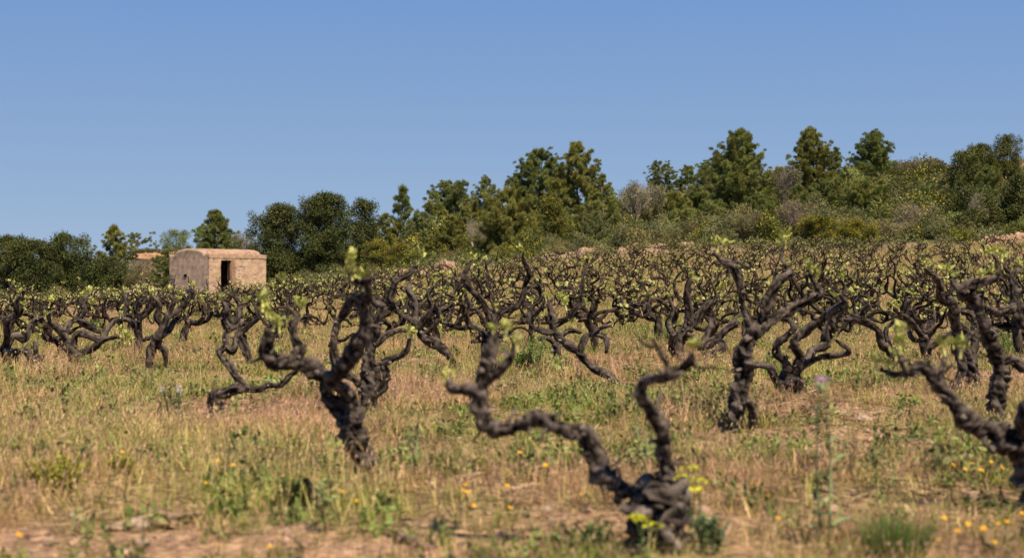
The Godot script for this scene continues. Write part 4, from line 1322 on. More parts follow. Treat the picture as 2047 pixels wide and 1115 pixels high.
	hero("two-legged vine leaning toward the hut", 296, 748,
		["294 750 8 298 720 9 303 696 10 315 676 11"], ["305 694 8 324 694 7 331 718 6 330 738 5", "315 676 11 324 656 9 333 634 9 360 618 9 378 594 6 384 578 3", "316 674 8 336 662 7 348 640 6 362 630 5", "326 654 7 312 634 7 318 612 6 306 594 5", "332 634 7 346 606 6 340 588 4"],
		["382 570 16 4", "364 622 12 3", "304 586 16 4", "340 580 16 4", "358 598 14 3"], 1.0)
	hero("thick-trunked vine left of the two-legged one", 273, 712,
		["273 715 9 275 690 10 273 662 9"], ["273 664 9 278 638 8 292 626 7 306 606 6 302 588 4", "276 682 7 292 678 6 308 672 6", "273 664 7 258 640 7 246 636 6 252 608 5 246 590 4", "278 640 6 268 616 5 276 596 4"], ["302 580 14 4", "246 582 16 4", "276 588 14 4", "262 618 10 2"], 1.1)
	hero("small bowed vine in front of the hut's gable", 364, 688,
		["363 690 7 367 668 7 377 642 7"], ["377 642 7 396 646 6 408 630 5 404 610 4", "376 644 6 364 626 5 370 606 5 362 592 3", "396 646 5 414 640 5 424 622 4"], ["404 602 12 4", "362 586 12 3", "426 614 12 4"], 1.2)

# ------------------------------------------------------------------ the many vines of the field
func wander(from: Vector3, dir: Vector3, length: float, r0: float, r1: float, climb: float, step := 0.055) -> Array:
	var pts := [Vector4(from.x, from.y, from.z, r0)]
	var p := from
	var n := int(length / step)
	var kink := jitter(0.6)
	for k in n:
		var t := float(k + 1) / n
		if k % 2 == 0: kink = jitter(1.3)
		dir = (dir + kink * 0.58 + Vector3(0, climb * (0.25 + 0.5 * t), 0)).normalized()
		p += dir * step * rng.randf_range(0.8, 1.25)
		p.y = maxf(p.y, 0.16)
		pts.append(Vector4(p.x, p.y, p.z, lerpf(r0, r1, t) * rng.randf_range(0.74, 1.32)))
	return pts

func tuft_leaves(a: Dictionary, at: Vector3, n: int, size: float) -> void:
	for k in n:
		var d := ball_dir()
		d.y = absf(d.y) * 0.9 + 0.1
		var side := d.cross(ball_dir()).normalized()
		var l := size * rng.randf_range(0.7, 1.25)
		var c := Color(0.29, 0.31, 0.06).lerp(Color(0.45, 0.42, 0.17), rng.randf())
		var p := at + d * l * 0.25
		var bend := Vector3(0, l * 0.15, 0)
		tri(a, p, p + d * l * 0.6 + side * l * 0.48, p + d * l + bend, c)
		tri(a, p, p + d * l + bend, p + d * l * 0.6 - side * l * 0.48, shade(c, 0.9))

# returns {"trunk": mesh, "arms": [mesh], "leaves": mesh, ...}; rough versions put all wood into one list
func field_vine(seed_of: int, n_arms: int, style: int, sides: int, rough: bool) -> Dictionary:
	rng.seed = 5000 + seed_of * 31
	var out := {"arms": [], "tips": []}
	var wood := fresh()
	var leaves := fresh()
	var tone := Color(0.080, 0.062, 0.049) if not rough else Color(0.045, 0.034, 0.026)
	var h0 := rng.randf_range(0.20, 0.36) if style != 1 else rng.randf_range(0.34, 0.48)
	var lean := Vector3(rng.randf_range(-0.12, 0.12), 0, rng.randf_range(-0.12, 0.12)) * (2.2 if style == 2 else 1.0)
	var r := rng.randf_range(0.038, 0.056)
	var head := Vector3(lean.x, h0, lean.z)
	var line := [Vector4(0, -0.12, 0, r * 1.15), Vector4(lean.x * 0.2, h0 * 0.45, lean.z * 0.3, r * 0.95), Vector4(head.x, head.y, head.z, r)]
	limb(wood, smooth_line(line, 0.045 if not rough else 0.12), sides, 0.6, tone, seed_of)
	if not rough:
		out.trunk = mesh_of(wood)
	for k in n_arms:
		var az := TAU * k / n_arms + rng.randf_range(-0.45, 0.45)
		var el := rng.randf_range(0.1, 0.7) if style != 1 else rng.randf_range(0.5, 1.1)
		var dir := Vector3(cos(az) * cos(el), sin(el), sin(az) * cos(el))
		var a := wood if rough else fresh()
		var pts := wander(head - Vector3(0, 0.04, 0), dir, rng.randf_range(0.64, 1.0), r * 0.64, 0.0125, rng.randf_range(0.2, 0.42), 0.06 if not rough else 0.085)
		limb(a, smooth_line(pts, 0.034) if not rough else pts, sides - 1 if not rough else sides, 0.6, tone, seed_of + k * 3.3)
		var ends := [pts[pts.size() - 1]]
		for f in int(rng.randf() < 0.62) + int(rng.randf() < 0.25):
			var i := int(pts.size() * rng.randf_range(0.3, 0.75))
			var q: Vector4 = pts[i]
			var fork := wander(Vector3(q.x, q.y, q.z), Vector3(rng.randf_range(-1, 1), rng.randf_range(0.2, 1.0), rng.randf_range(-1, 1)).normalized(), rng.randf_range(0.22, 0.42), q.w * 0.75, 0.011, 0.4, 0.055 if not rough else 0.08)
			limb(a, smooth_line(fork, 0.034) if not rough else fork, sides - 1 if not rough else sides, 0.6, tone, seed_of + k + f * 5.1)
			ends.append(fork[fork.size() - 1])
		for e in ends:
			var tip := Vector3(e.x, e.y, e.z)
			for s in 2:
				if rng.randf() < 0.12: continue
				var d := (Vector3(0, 0.8, 0) + jitter(0.8)).normalized()
				var b := tip + d * rng.randf_range(0.04, 0.09)
				if not rough: limb(a, [Vector4(tip.x, tip.y, tip.z, 0.011), Vector4(b.x, b.y, b.z, 0.007)], 5, 0.2, Color(0.13, 0.10, 0.08), k)
				tuft_leaves(leaves, b, (4 if not rough else 1 + rng.randi() % 2), 0.042 if not rough else 0.050)
		# a few buds along the arm
		for b in 2:
			var q: Vector4 = pts[int(pts.size() * rng.randf_range(0.4, 0.95))]
			if rng.randf() < 0.4: tuft_leaves(leaves, Vector3(q.x, q.y + q.w, q.z), 2, 0.036 if not rough else 0.045)
		if not rough: out.arms.append(mesh_of(a))
	if rough:
		wood.n = normals_of(wood.v, wood.i)
		leaves.n = normals_of(leaves.v, leaves.i)
		out.wood_list = wood
		out.leaf_list = leaves
	else:
		out.leaves = mesh_of(leaves)
	return out

func make_field() -> void:
	rng.seed = 99
	# where the rows run; nearest first
	var spots := []
	var turn := deg_to_rad(23.0)
	var ra := Vector2(cos(turn), sin(turn)) * 1.5
	var rb := Vector2(-sin(turn), cos(turn)) * 1.85
	for i in range(-80, 81):
		for j in range(-80, 81):
			var p := ra * i + rb * j + Vector2(rng.randf_range(-0.22, 0.22), rng.randf_range(-0.25, 0.25))
			var x := p.x
			var d := 42.0 + p.y
			if d < 13.2 or d > 82.5: continue
			var px := CX + x * FOCAL / d
			if px < -200.0 or px > 2300.0: continue
			# upper and outer limits of the planted ground
			var limit := 80.0
			if px < 560.0: limit = 83.0 - (6.0 if px > 330.0 else 0.0)
			elif px < 860.0: limit = lerpf(83.0, 72.0, (px - 560.0) / 300.0)
			elif px > 1500.0: limit = 82.5
			if d > limit: continue
			if rng.randf() < 0.02 + 0.10 * step_of(24.0, 36.0, d) + 0.10 * step_of(36.0, 55.0, d): continue
			var blocked := false
			for q in taken:
				if (q - Vector2(x, -d)).length() < 0.72:
					blocked = true
					break
			if blocked: continue
			spots.append(Vector3(d, x, px))
	spots.sort()
	var protos := []
	for k in 15:
		var n_arms := 3 + k % 3
		var style := (k / 3) % 3
		protos.append([field_vine(k, n_arms, style, 8, false), ["three", "four", "five"][n_arms - 3], ["sprawling", "upright", "leaning"][style]])
	var roots := []
	for pr in protos:
		var o := Node3D.new()
		part("trunk", pr[0].trunk, M.bark, o)
		for m in pr[0].arms: part("arm", m, M.bark, o)
		part("young_leaves", pr[0].leaves, M.leaf, o)
		roots.append(o)
	var coarse := []
	for k in 12: coarse.append(field_vine(100 + k, 3 + k % 3, (k / 3) % 3, 4, true))
	var middle := []
	for k in 9:
		var f := field_vine(200 + k, 3 + k % 3, (k / 3) % 3, 6, true)
		middle.append([mesh_of(f.wood_list), mesh_of(f.leaf_list)])
	var far_wood := {"v": PackedVector3Array(), "c": PackedColorArray(), "i": PackedInt32Array(), "n": PackedVector3Array()}
	var far_leaf := {"v": PackedVector3Array(), "c": PackedColorArray(), "i": PackedInt32Array(), "n": PackedVector3Array()}
	var count := 0
	for s in spots:
		var d: float = s.x
		var at := Vector3(s.y, land(s.y, -d), -d)
		at.y = gh(at.x, at.z)
		var grown := rng.randf()
		var size := lerpf(0.76, 0.98, grown) * (0.92 + 0.24 * step_of(450.0, 1100.0, s.z))
		var b := Basis(Vector3.UP, rng.randf() * TAU).scaled(Vector3(size, size * rng.randf_range(0.95, 1.05), size))
		if count < 272:
			var where := "below the carob thicket"
			if s.z > 1800.0: where = "below the oaks of the stony hillside"
			elif s.z > 1560.0: where = "below the yellow-flowering shrubs"
			elif s.z > 1260.0: where = "below the largest pine"
			elif s.z > 1000.0: where = "below the tallest middle pine"
			elif s.z > 760.0: where = "below the slender young pine"
			elif s.z > 540.0: where = "below the big carobs"
			elif s.z > 330.0: where = "in front of the hut"
			var row := "in the nearer rows"
			if d > 23.0: row = "in the middle rows"
			if d > 31.0: row = "in the upper rows"
			var o: Node3D
			var k := rng.randi() % 15
			if d < 30.0:
				o = roots[k].duplicate()
			else:
				k = rng.randi() % 9
				o = Node3D.new()
				part("wood", middle[k][0], M.bark_far, o)
				part("young_leaves", middle[k][1], M.leaf, o)
			o.name = numbered("grapevine")
			add_child(o)
			o.transform = Transform3D(b, at)
			tag(o, "%s %s-armed %s vine %s %s" % ["stunted" if grown < 0.33 else ("tall" if grown > 0.66 else "middling"), ["three", "four", "five"][k % 3], ["sprawling", "upright", "leaning"][(k / 3) % 3], row, where], "grapevine", "old bush vines of the vineyard")
			count += 1
		else:
			var f: Dictionary = coarse[rng.randi() % 12]
			var x := Transform3D(b, at)
			var turn_only := Transform3D(b.orthonormalized(), Vector3.ZERO)
			for pair in [[far_wood, f.wood_list], [far_leaf, f.leaf_list]]:
				var n0: int = pair[0].v.size()
				pair[0].v.append_array(x * (pair[1].v as PackedVector3Array))
				pair[0].n.append_array(turn_only * (pair[1].n as PackedVector3Array))
				pair[0].c.append_array(pair[1].c)
				for i in pair[1].i: pair[0].i.push_back(i + n0)
	var rest := mesh_of(far_wood, null, M.bark_far)
	mesh_of(far_leaf, rest, M.leaf)
	var o := part("grapevines", rest, null, self)
	tag(o, "crowded uppermost rows of bare old bush vines with pale new leaves", "grapevines", "", "stuff")
	for r in roots: r.free()

# ------------------------------------------------------------------ grass and weeds
func blade(a: Dictionary, foot: Vector3, dir: Vector3, h: float, w: float, bend: Vector3, c: Color, tip: Color) -> void:
	var side := dir.cross(Vector3(rng.randf_range(-1, 1), 0.1, rng.randf_range(-1, 1))).normalized() * w
	var m := foot + dir * h * 0.55 + bend * 0.35
	var t := foot + dir * h + bend
	tri(a, foot - side, foot + side, m + side * 0.7, c, c, c)
	tri(a, foot - side, m + side * 0.7, m - side * 0.7, c, c, c)
	tri(a, m - side * 0.7, m + side * 0.7, t, c, c, tip)

func tuft(kind: String, seed_of: int) -> ArrayMesh:
	rng.seed = 700 + seed_of
	var a := fresh()
	match kind:
		"dry":
			for k in 26:
				var f := Vector3(rng.randf_range(-0.1, 0.1), -0.01, rng.randf_range(-0.1, 0.1))
				var dir := (Vector3(0, 1, 0) + jitter(0.33)).normalized()
				var c := Color(0.549, 0.463, 0.195).lerp(Color(0.549, 0.383, 0.242), rng.randf())
				if rng.randf() < 0.15: c = Color(0.341, 0.201, 0.130)
				if rng.randf() < 0.3: c = Color(0.341, 0.342, 0.093)
				var h := rng.randf_range(0.04, 0.125)
				var bend := jitter(0.04)
				blade(a, f, dir, h, rng.randf_range(0.0012, 0.0022), bend, c, c)
				if rng.randf() < 0.5:
					# the seed head
					var t := f + dir * h + bend
					var hd := (dir + jitter(0.5)).normalized()
					var s := hd.cross(ball_dir()).normalized() * rng.randf_range(0.0015, 0.0032)
					var l := rng.randf_range(0.010, 0.026)
					var hc := Color(0.520, 0.392, 0.251).lerp(Color(0.473, 0.322, 0.242), rng.randf())
					quad(a, t, t + hd * l * 0.4 + s, t + hd * l, t + hd * l * 0.4 - s, hc)
		"green":
			for k in 30:
				var f := Vector3(rng.randf_range(-0.07, 0.07), -0.01, rng.randf_range(-0.07, 0.07))
				var dir := (Vector3(0, 1, 0) + jitter(0.5)).normalized()
				var c := Color(0.179, 0.232, 0.046).lerp(Color(0.312, 0.332, 0.083), rng.randf())
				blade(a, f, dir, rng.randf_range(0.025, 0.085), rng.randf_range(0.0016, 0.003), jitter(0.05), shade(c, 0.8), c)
		"weed":
			for k in 9:
				var f := Vector3(rng.randf_range(-0.05, 0.05), -0.01, rng.randf_range(-0.05, 0.05))
				var dir := (Vector3(0, 1, 0) + jitter(0.55)).normalized()
				var h := rng.randf_range(0.03, 0.10)
				var c := Color(0.142, 0.201, 0.060).lerp(Color(0.227, 0.271, 0.093), rng.randf())
				blade(a, f, dir, h, 0.002, jitter(0.02), c, c)
				for l in 6:
					var p := f + dir * h * rng.randf_range(0.2, 1.0)
					var o := (ball_dir() + Vector3(0, 0.3, 0)).normalized()
					var s := o.cross(ball_dir()).normalized()
					var ll := rng.randf_range(0.018, 0.042)
					quad(a, p, p + o * ll * 0.5 + s * ll * 0.28, p + o * ll, p + o * ll * 0.5 - s * ll * 0.28, shade(c, rng.randf_range(0.8, 1.25)))
		"stalk":
			# tall thin dead stalks, some branched
			for k in 3:
				var f := Vector3(rng.randf_range(-0.08, 0.08), -0.01, rng.randf_range(-0.08, 0.08))
				var dir := (Vector3(0, 1, 0) + jitter(0.28)).normalized()
				var h := rng.randf_range(0.12, 0.26)
				var c := Color(0.397, 0.252, 0.158).lerp(Color(0.510, 0.422, 0.204), rng.randf())
				blade(a, f, dir, h, 0.0016, jitter(0.03), c, c)
				for b in 5:
					var p := f + dir * h * rng.randf_range(0.45, 0.95)
					blade(a, p, (dir + jitter(0.7)).normalized(), rng.randf_range(0.03, 0.07), 0.0012, jitter(0.01), c, shade(c, 1.2))
		"litter":
			# flat dead stalks and leaf scraps
			for k in 22:
				var f := Vector3(rng.randf_range(-0.14, 0.14), rng.randf_range(0.004, 0.02), rng.randf_range(-0.14, 0.14))
				var az := rng.randf() * TAU
				var dir := Vector3(cos(az), rng.randf_range(0.0, 0.25), sin(az)).normalized()
				var c := Color(0.378, 0.302, 0.176).lerp(Color(0.237, 0.191, 0.121), rng.randf())
				blade(a, f, dir, rng.randf_range(0.04, 0.12), rng.randf_range(0.0012, 0.003), jitter(0.01), c, c)
	return mesh_of(a)

func sow(called: String, meshes: Array, label: String, category: String, zones: Array, want: Callable, colour: Callable) -> void:
	for m in meshes.size():
		var xs := []
		var cs := PackedColorArray()
		for z in zones:
			# near, far, plants per square metre, smallest and largest size
			var d0: float = z[0]
			var d1: float = z[1]
			var area := 0.43 * (d1 * d1 - d0 * d0) + 3.0 * (d1 - d0)
			for k in int(area * z[2] / meshes.size()):
				var d := sqrt(lerpf(d0 * d0, d1 * d1, rng.randf()))
				var x := rng.randf_range(-1.0, 1.0) * (0.41 * d + 0.6)
				var clumped := clampf(0.50 + 2.2 * fine.get_noise_2d(x * 5.0 + meshes.size() * 31.0, d * 5.0), 0.08, 1.5)
				if d > 30.0: clumped = 1.0
				if rng.randf() > want.call(x, -d) * clumped: continue
				var s := rng.randf_range(z[3], z[4])
				if d < 4.9: s *= 0.78
				var crowded := false
				for q in taken:
					if absf(q.x - x) < 0.14 and absf(q.y + d) < 0.14: crowded = true
				if crowded: continue
				xs.append(Transform3D(Basis.from_euler(Vector3(rng.randf_range(-0.15, 0.15), rng.randf() * TAU, rng.randf_range(-0.15, 0.15))).scaled(Vector3(s, s * rng.randf_range(0.8, 1.2), s)), Vector3(x, gh(x, -d), -d)))
				cs.push_back(colour.call(x, -d))
		tag(scatter(called, meshes[m], M.grass, xs, cs, self), label, category, "", "stuff")

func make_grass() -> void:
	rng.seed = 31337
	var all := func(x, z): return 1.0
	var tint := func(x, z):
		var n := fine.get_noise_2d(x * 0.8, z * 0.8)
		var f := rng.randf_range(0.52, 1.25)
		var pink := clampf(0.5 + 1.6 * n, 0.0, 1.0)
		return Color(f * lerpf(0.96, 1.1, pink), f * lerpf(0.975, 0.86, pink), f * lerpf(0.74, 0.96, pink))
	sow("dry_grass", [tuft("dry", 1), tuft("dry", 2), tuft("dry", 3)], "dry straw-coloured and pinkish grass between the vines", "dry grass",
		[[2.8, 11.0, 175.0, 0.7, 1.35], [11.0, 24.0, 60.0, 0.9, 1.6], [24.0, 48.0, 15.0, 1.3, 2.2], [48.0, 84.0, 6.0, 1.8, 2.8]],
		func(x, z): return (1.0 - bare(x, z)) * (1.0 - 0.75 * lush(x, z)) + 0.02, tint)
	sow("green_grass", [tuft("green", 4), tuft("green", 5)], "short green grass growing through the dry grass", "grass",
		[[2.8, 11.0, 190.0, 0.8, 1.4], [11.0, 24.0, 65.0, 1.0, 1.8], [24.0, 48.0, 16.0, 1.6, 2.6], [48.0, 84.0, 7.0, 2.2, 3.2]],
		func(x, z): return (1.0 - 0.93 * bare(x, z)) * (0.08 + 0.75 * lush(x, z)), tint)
	sow("weeds", [tuft("weed", 6), tuft("weed", 7)], "small leafy weeds among the grass", "weeds",
		[[2.8, 11.0, 75.0, 0.5, 1.4], [11.0, 24.0, 18.0, 0.7, 1.8], [24.0, 46.0, 2.5, 1.2, 2.2]],
		func(x, z): return (1.0 - 0.85 * bare(x, z)) * lush(x, z), tint)
	sow("dead_stalks", [tuft("stalk", 9), tuft("stalk", 10)], "tall thin dead stalks standing above the grass", "dead stalks",
		[[2.8, 11.0, 16.0, 0.7, 1.3], [11.0, 24.0, 7.0, 0.9, 1.5]], func(x, z): return 0.9 - 0.6 * bare(x, z), tint)
	sow("litter", [tuft("litter", 8)], "dead stalks and leaf scraps lying on the soil", "plant litter",
		[[2.8, 11.0, 90.0, 0.8, 1.4], [11.0, 22.0, 22.0, 1.0, 1.8]], all, tint)

# ------------------------------------------------------------------ single plants
func leafy_plant(called: String, at: Vector3, tall: float, wide: float, stems: int, leaf_l: float, leaf_w: float, c0: Color, c1: Color, label: String, category: String, top := "", per_stem := 14) -> Node3D:
	rng.seed = int(at.x * 1000.0) + int(at.z * 77.0)
	var o := base(called, at, label, category)
	var st := fresh()
	var lf := fresh()
	var heads := []
	for k in stems:
		var dir := (Vector3(0, 1, 0) + Vector3(rng.randf_range(-1, 1), 0, rng.randf_range(-1, 1)) * wide / maxf(tall, 0.01) * 0.6).normalized()
		var h := tall * rng.randf_range(0.75, 1.0) if k > 0 else tall
		var f := Vector3(rng.randf_range(-0.2, 0.2), 0, rng.randf_range(-0.2, 0.2)) * wide
		var e := f + dir * h
		var m := (f + e) * 0.5 + jitter(0.03) * tall
		limb(st, smooth_line([Vector4(f.x, -0.03, f.z, 0.004), Vector4(m.x, m.y, m.z, 0.0035), Vector4(e.x, e.y, e.z, 0.002)], 0.06), 5, 0.1, shade(c0, 1.1), k)
		for l in per_stem:
			var t := rng.randf_range(0.08, 0.97)
			var p := f.lerp(e, t) + (m - (f + e) * 0.5) * (1.0 - absf(2.0 * t - 1.0))
			var az := rng.randf() * TAU
			var od := Vector3(cos(az), rng.randf_range(0.1, 0.9), sin(az)).normalized()
			var s := od.cross(Vector3.UP).normalized()
			var ll := leaf_l * rng.randf_range(0.6, 1.1) * (1.15 - 0.6 * t)
			var ww := leaf_w * ll / leaf_l
			var c := c0.lerp(c1, rng.randf())
			var dn := Vector3(0, -ll * 0.2, 0)
			quad(lf, p, p + od * ll * 0.45 + s * ww, p + od * ll + dn, p + od * ll * 0.45 - s * ww, c)
		heads.append(e)
	part("stems", mesh_of(st), M.bark_far, o)
	part("leaves", mesh_of(lf), M.grass, o)
	for k in heads.size():
		var e: Vector3 = heads[k]
		if top == "yellow":
			var a := fresh()
			for q in 26:
				var d := ball_dir()
				d.y = absf(d.y)
				var p := e + d * Vector3(0.028, 0.014, 0.028)
				var s := ball_dir() * 0.009
				var s2 := ball_dir() * 0.009
				tri(a, p - s, p + s, p + s2, Color(0.60, 0.58, 0.03).lerp(Color(0.48, 0.52, 0.05), rng.randf()))
			part("flower_head", mesh_of(a), M.petal, o)
		elif top == "thistle":
			var a := fresh()
			for q in 40:
				var d := ball_dir()
				d.y = absf(d.y) + 0.3
				d = d.normalized()
				var s := d.cross(ball_dir()).normalized() * 0.0035
				tri(a, e - s, e + s, e + d * rng.randf_range(0.02, 0.034), Color(0.55, 0.33, 0.52).lerp(Color(0.62, 0.46, 0.55), rng.randf()))
			var b := part("flower_head", mesh_of(a), M.petal, o)
			var cup := fresh()
			limb(cup, [Vector4(e.x, e.y - 0.028, e.z, 0.006), Vector4(e.x, e.y - 0.012, e.z, 0.013), Vector4(e.x, e.y + 0.002, e.z, 0.010)], 8, 0.2, Color(0.24, 0.27, 0.13), 3.0)
			part("cup", mesh_of(cup), M.bark_far, b)
		elif top == "fluff":
			var a := fresh()
			for q in 60:
				var d := ball_dir()
				var s := d.cross(ball_dir()).normalized() * 0.002
				tri(a, e - s, e + s, e + d * 0.024, Color(0.55, 0.47, 0.45))
			part("seed_head", mesh_of(a), M.petal, o)
	return o

func make_plants() -> void:
	var g0 := Color(0.13, 0.17, 0.06)
	var g1 := Color(0.22, 0.26, 0.10)
	var b0 := Color(0.16, 0.20, 0.085)
	var b1 := Color(0.27, 0.31, 0.14)
	var at := func(px: float, py: float) -> Vector3: return ground_at(px, py)
	leafy_plant("thistle", at.call(1652, 1096), 0.52, 0.06, 2, 0.11, 0.018, b0, b1, "tall pale thistle with mauve flower heads in front of the candelabra vine", "thistle", "thistle", 16)
	leafy_plant("spurge", at.call(1392, 1090), 0.24, 0.14, 5, 0.035, 0.006, g0, g1, "spurge with lime-yellow flower heads beside the nearest vine's stump", "spurge", "yellow", 16)
	leafy_plant("spurge", at.call(1290, 1112), 0.12, 0.06, 3, 0.03, 0.006, g0, g1, "small lime-yellow spurge growing against the nearest vine's stump", "spurge", "yellow", 10)
	leafy_plant("mullein", at.call(828, 960), 0.30, 0.05, 3, 0.06, 0.012, b0, b1, "pale green upright weed stalks between the two nearest vines", "weed", "", 16)
	leafy_plant("fluffy_weed", at.call(356, 850), 0.22, 0.05, 2, 0.06, 0.010, b0, g1, "thin weed with a grey seed head near the thin low vine", "weed", "fluff", 10)
	leafy_plant("fluffy_weed", at.call(309, 850), 0.22, 0.05, 1, 0.06, 0.010, b0, g1, "lone grey seed head on a stalk below the two-legged vine", "weed", "fluff", 8)
	leafy_plant("dark_weed", at.call(340, 835), 0.20, 0.10, 6, 0.06, 0.010, Color(0.09, 0.12, 0.06), Color(0.15, 0.18, 0.09), "dark green leafy weed below the two-legged vine", "weed", "", 18)
	leafy_plant("pale_weed", at.call(1290, 960), 0.24, 0.08, 3, 0.06, 0.012, b0, b1, "grey-green weed just behind the nearest vine's head", "weed", "", 14)
	leafy_plant("pale_weed", at.call(646, 1060), 0.20, 0.06, 3, 0.07, 0.016, g1, Color(0.3, 0.34, 0.13), "light green broad-leaved weed left of the lens-gapped trunk", "weed", "", 12)
	for q in [[1062.0, 742.0, 0.36, 0.30, "bright green leafy bush in the gap right of the wide Y vine"], [1040.0, 744.0, 0.22, 0.2, "smaller green bush close under the wide Y vine"], [1716.0, 680.0, 0.34, 0.5, "wide green bush between the looping and hooked vines"], [1290.0, 690.0, 0.24, 0.3, "green leafy weed in the middle rows left of the stout vine"], [1340.0, 690.0, 0.26, 0.26, "green leafy weed close to the stout vine"],
		[820.0, 690.0, 0.2, 0.3, "green tuft under the bent low vine"], [186.0, 672.0, 0.3, 0.2, "bright green weed seen through the basket-armed vine"], [205.0, 670.0, 0.3, 0.16, "darker green weed beside the basket-armed vine"], [462.0, 668.0, 0.3, 0.2, "green weed inside the thin low vine's loops"], [2020.0, 715.0, 0.36, 0.4, "bright green bush behind the flat-topped vine"], [2040.0, 690.0, 0.3, 0.3, "green bush cut off by the picture behind the flat-topped vine"], [1705.0, 605.0, 0.3, 0.3, "small green bush in the grassy lane below the yellow shrubs"], [1890.0, 690.0, 0.2, 0.3, "green weed under the twin-stemmed vine"]]:
		leafy_plant("green_bush", at.call(q[0], q[1]), q[2], q[3], 22, 0.055, 0.011, Color(0.11, 0.17, 0.05), Color(0.22, 0.29, 0.09), q[4], "green weed", "", 20)
	leafy_plant("yellow_bush", at.call(122, 990), 0.17, 0.26, 56, 0.032, 0.012, Color(0.20, 0.20, 0.03), Color(0.40, 0.36, 0.035), "low mat of yellow-green weed in the near grass", "weed", "", 20)
	leafy_plant("yellow_bush", at.call(236, 960), 0.14, 0.13, 34, 0.03, 0.011, Color(0.2, 0.21, 0.03), Color(0.42, 0.37, 0.035), "smaller yellow-green mat beside the larger mat", "weed", "", 16)
	leafy_plant("dark_weed", at.call(1180, 1108), 0.13, 0.3, 26, 0.04, 0.011, Color(0.08, 0.12, 0.035), Color(0.16, 0.2, 0.06), "dark leafy weeds at the outer foot of the nearest vine", "weed", "", 20)
	leafy_plant("dark_weed", at.call(1420, 1105), 0.13, 0.16, 18, 0.04, 0.011, Color(0.08, 0.13, 0.05), Color(0.15, 0.2, 0.09), "dark leafy weeds under the tall spurge", "weed", "", 20)
	leafy_plant("dark_weed", at.call(590, 1020), 0.15, 0.12, 16, 0.05, 0.010, Color(0.09, 0.12, 0.04), Color(0.16, 0.19, 0.06), "dark weed clump beside the rotten stub", "weed", "", 20)
	leafy_plant("dark_weed", at.call(1755, 945), 0.12, 0.1, 12, 0.04, 0.010, Color(0.09, 0.13, 0.05), Color(0.15, 0.19, 0.08), "small dark weed in the near grass right of the thistle", "weed", "", 16)
	# a lush clump of real grass
	rng.seed = 61
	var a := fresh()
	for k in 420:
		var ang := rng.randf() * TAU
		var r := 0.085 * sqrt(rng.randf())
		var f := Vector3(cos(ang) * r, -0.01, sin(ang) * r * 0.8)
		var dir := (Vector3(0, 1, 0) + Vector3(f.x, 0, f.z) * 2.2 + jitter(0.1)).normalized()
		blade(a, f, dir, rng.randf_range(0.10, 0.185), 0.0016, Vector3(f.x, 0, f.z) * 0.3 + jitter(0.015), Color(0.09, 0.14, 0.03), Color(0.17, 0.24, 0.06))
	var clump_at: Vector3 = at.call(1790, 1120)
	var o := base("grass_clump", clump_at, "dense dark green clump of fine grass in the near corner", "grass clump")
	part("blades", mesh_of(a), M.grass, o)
	# a dead rotten stub and a clod of earth
	rng.seed = 62
	a = fresh()
	limb(a, smooth_line([Vector4(0, -0.05, 0, 0.03), Vector4(0.01, 0.07, 0, 0.024), Vector4(-0.02, 0.13, 0.01, 0.014)], 0.015), 10, 0.9, Color(0.06, 0.05, 0.04), 4.0)
	limb(a, smooth_line([Vector4(0.0, 0.02, 0, 0.018), Vector4(0.05, 0.05, 0.02, 0.014), Vector4(0.07, 0.03, 0.03, 0.009)], 0.015), 8, 0.9, Color(0.06, 0.05, 0.04), 9.0)
	o = base("dead_stub", at.call(624, 1030), "rotten black stub of a dead vine in the weeds left of the lens-gapped trunk", "dead stump")
	part("wood", mesh_of(a), M.bark, o)
	o = part("clod", lump_mesh(91, 1.2, 0.55, 16, Color(0.46, 0.31, 0.2), 0.4), M.soil, self)
	o.position = at.call(318, 1052) + Vector3(0, 0.015, 0)
	o.basis = Basis(Vector3.UP, 0.5).scaled(Vector3(0.2, 0.14, 0.13))
	tag(o, "rough clod of earth lying on bare soil in the near corner", "clod")
	a = fresh()
	limb(a, smooth_line([Vector4(0, 0.01, 0, 0.012), Vector4(0.12, 0.025, 0.02, 0.011), Vector4(0.24, 0.03, -0.01, 0.009), Vector4(0.36, 0.02, 0.03, 0.006)], 0.02), 8, 0.6, Color(0.22, 0.12, 0.08), 4.0)
	o = base("fallen_branch", at.call(826, 805), "reddish fallen branch lying in the grass beside the nearest vine's arm", "branch")
	part("wood", mesh_of(a), M.bark, o)
	a = fresh()
	limb(a, smooth_line([Vector4(0, 0.02, 0, 0.012), Vector4(0.07, 0.015, 0.06, 0.012), Vector4(0.13, 0.01, 0.16, 0.010)], 0.02), 8, 0.6, Color(0.24, 0.19, 0.14), 6.0)
	o = base("fallen_branch", at.call(790, 1085), "short grey fallen stick at the edge of the bare soil patch", "branch")
	part("wood", mesh_of(a), M.bark, o)

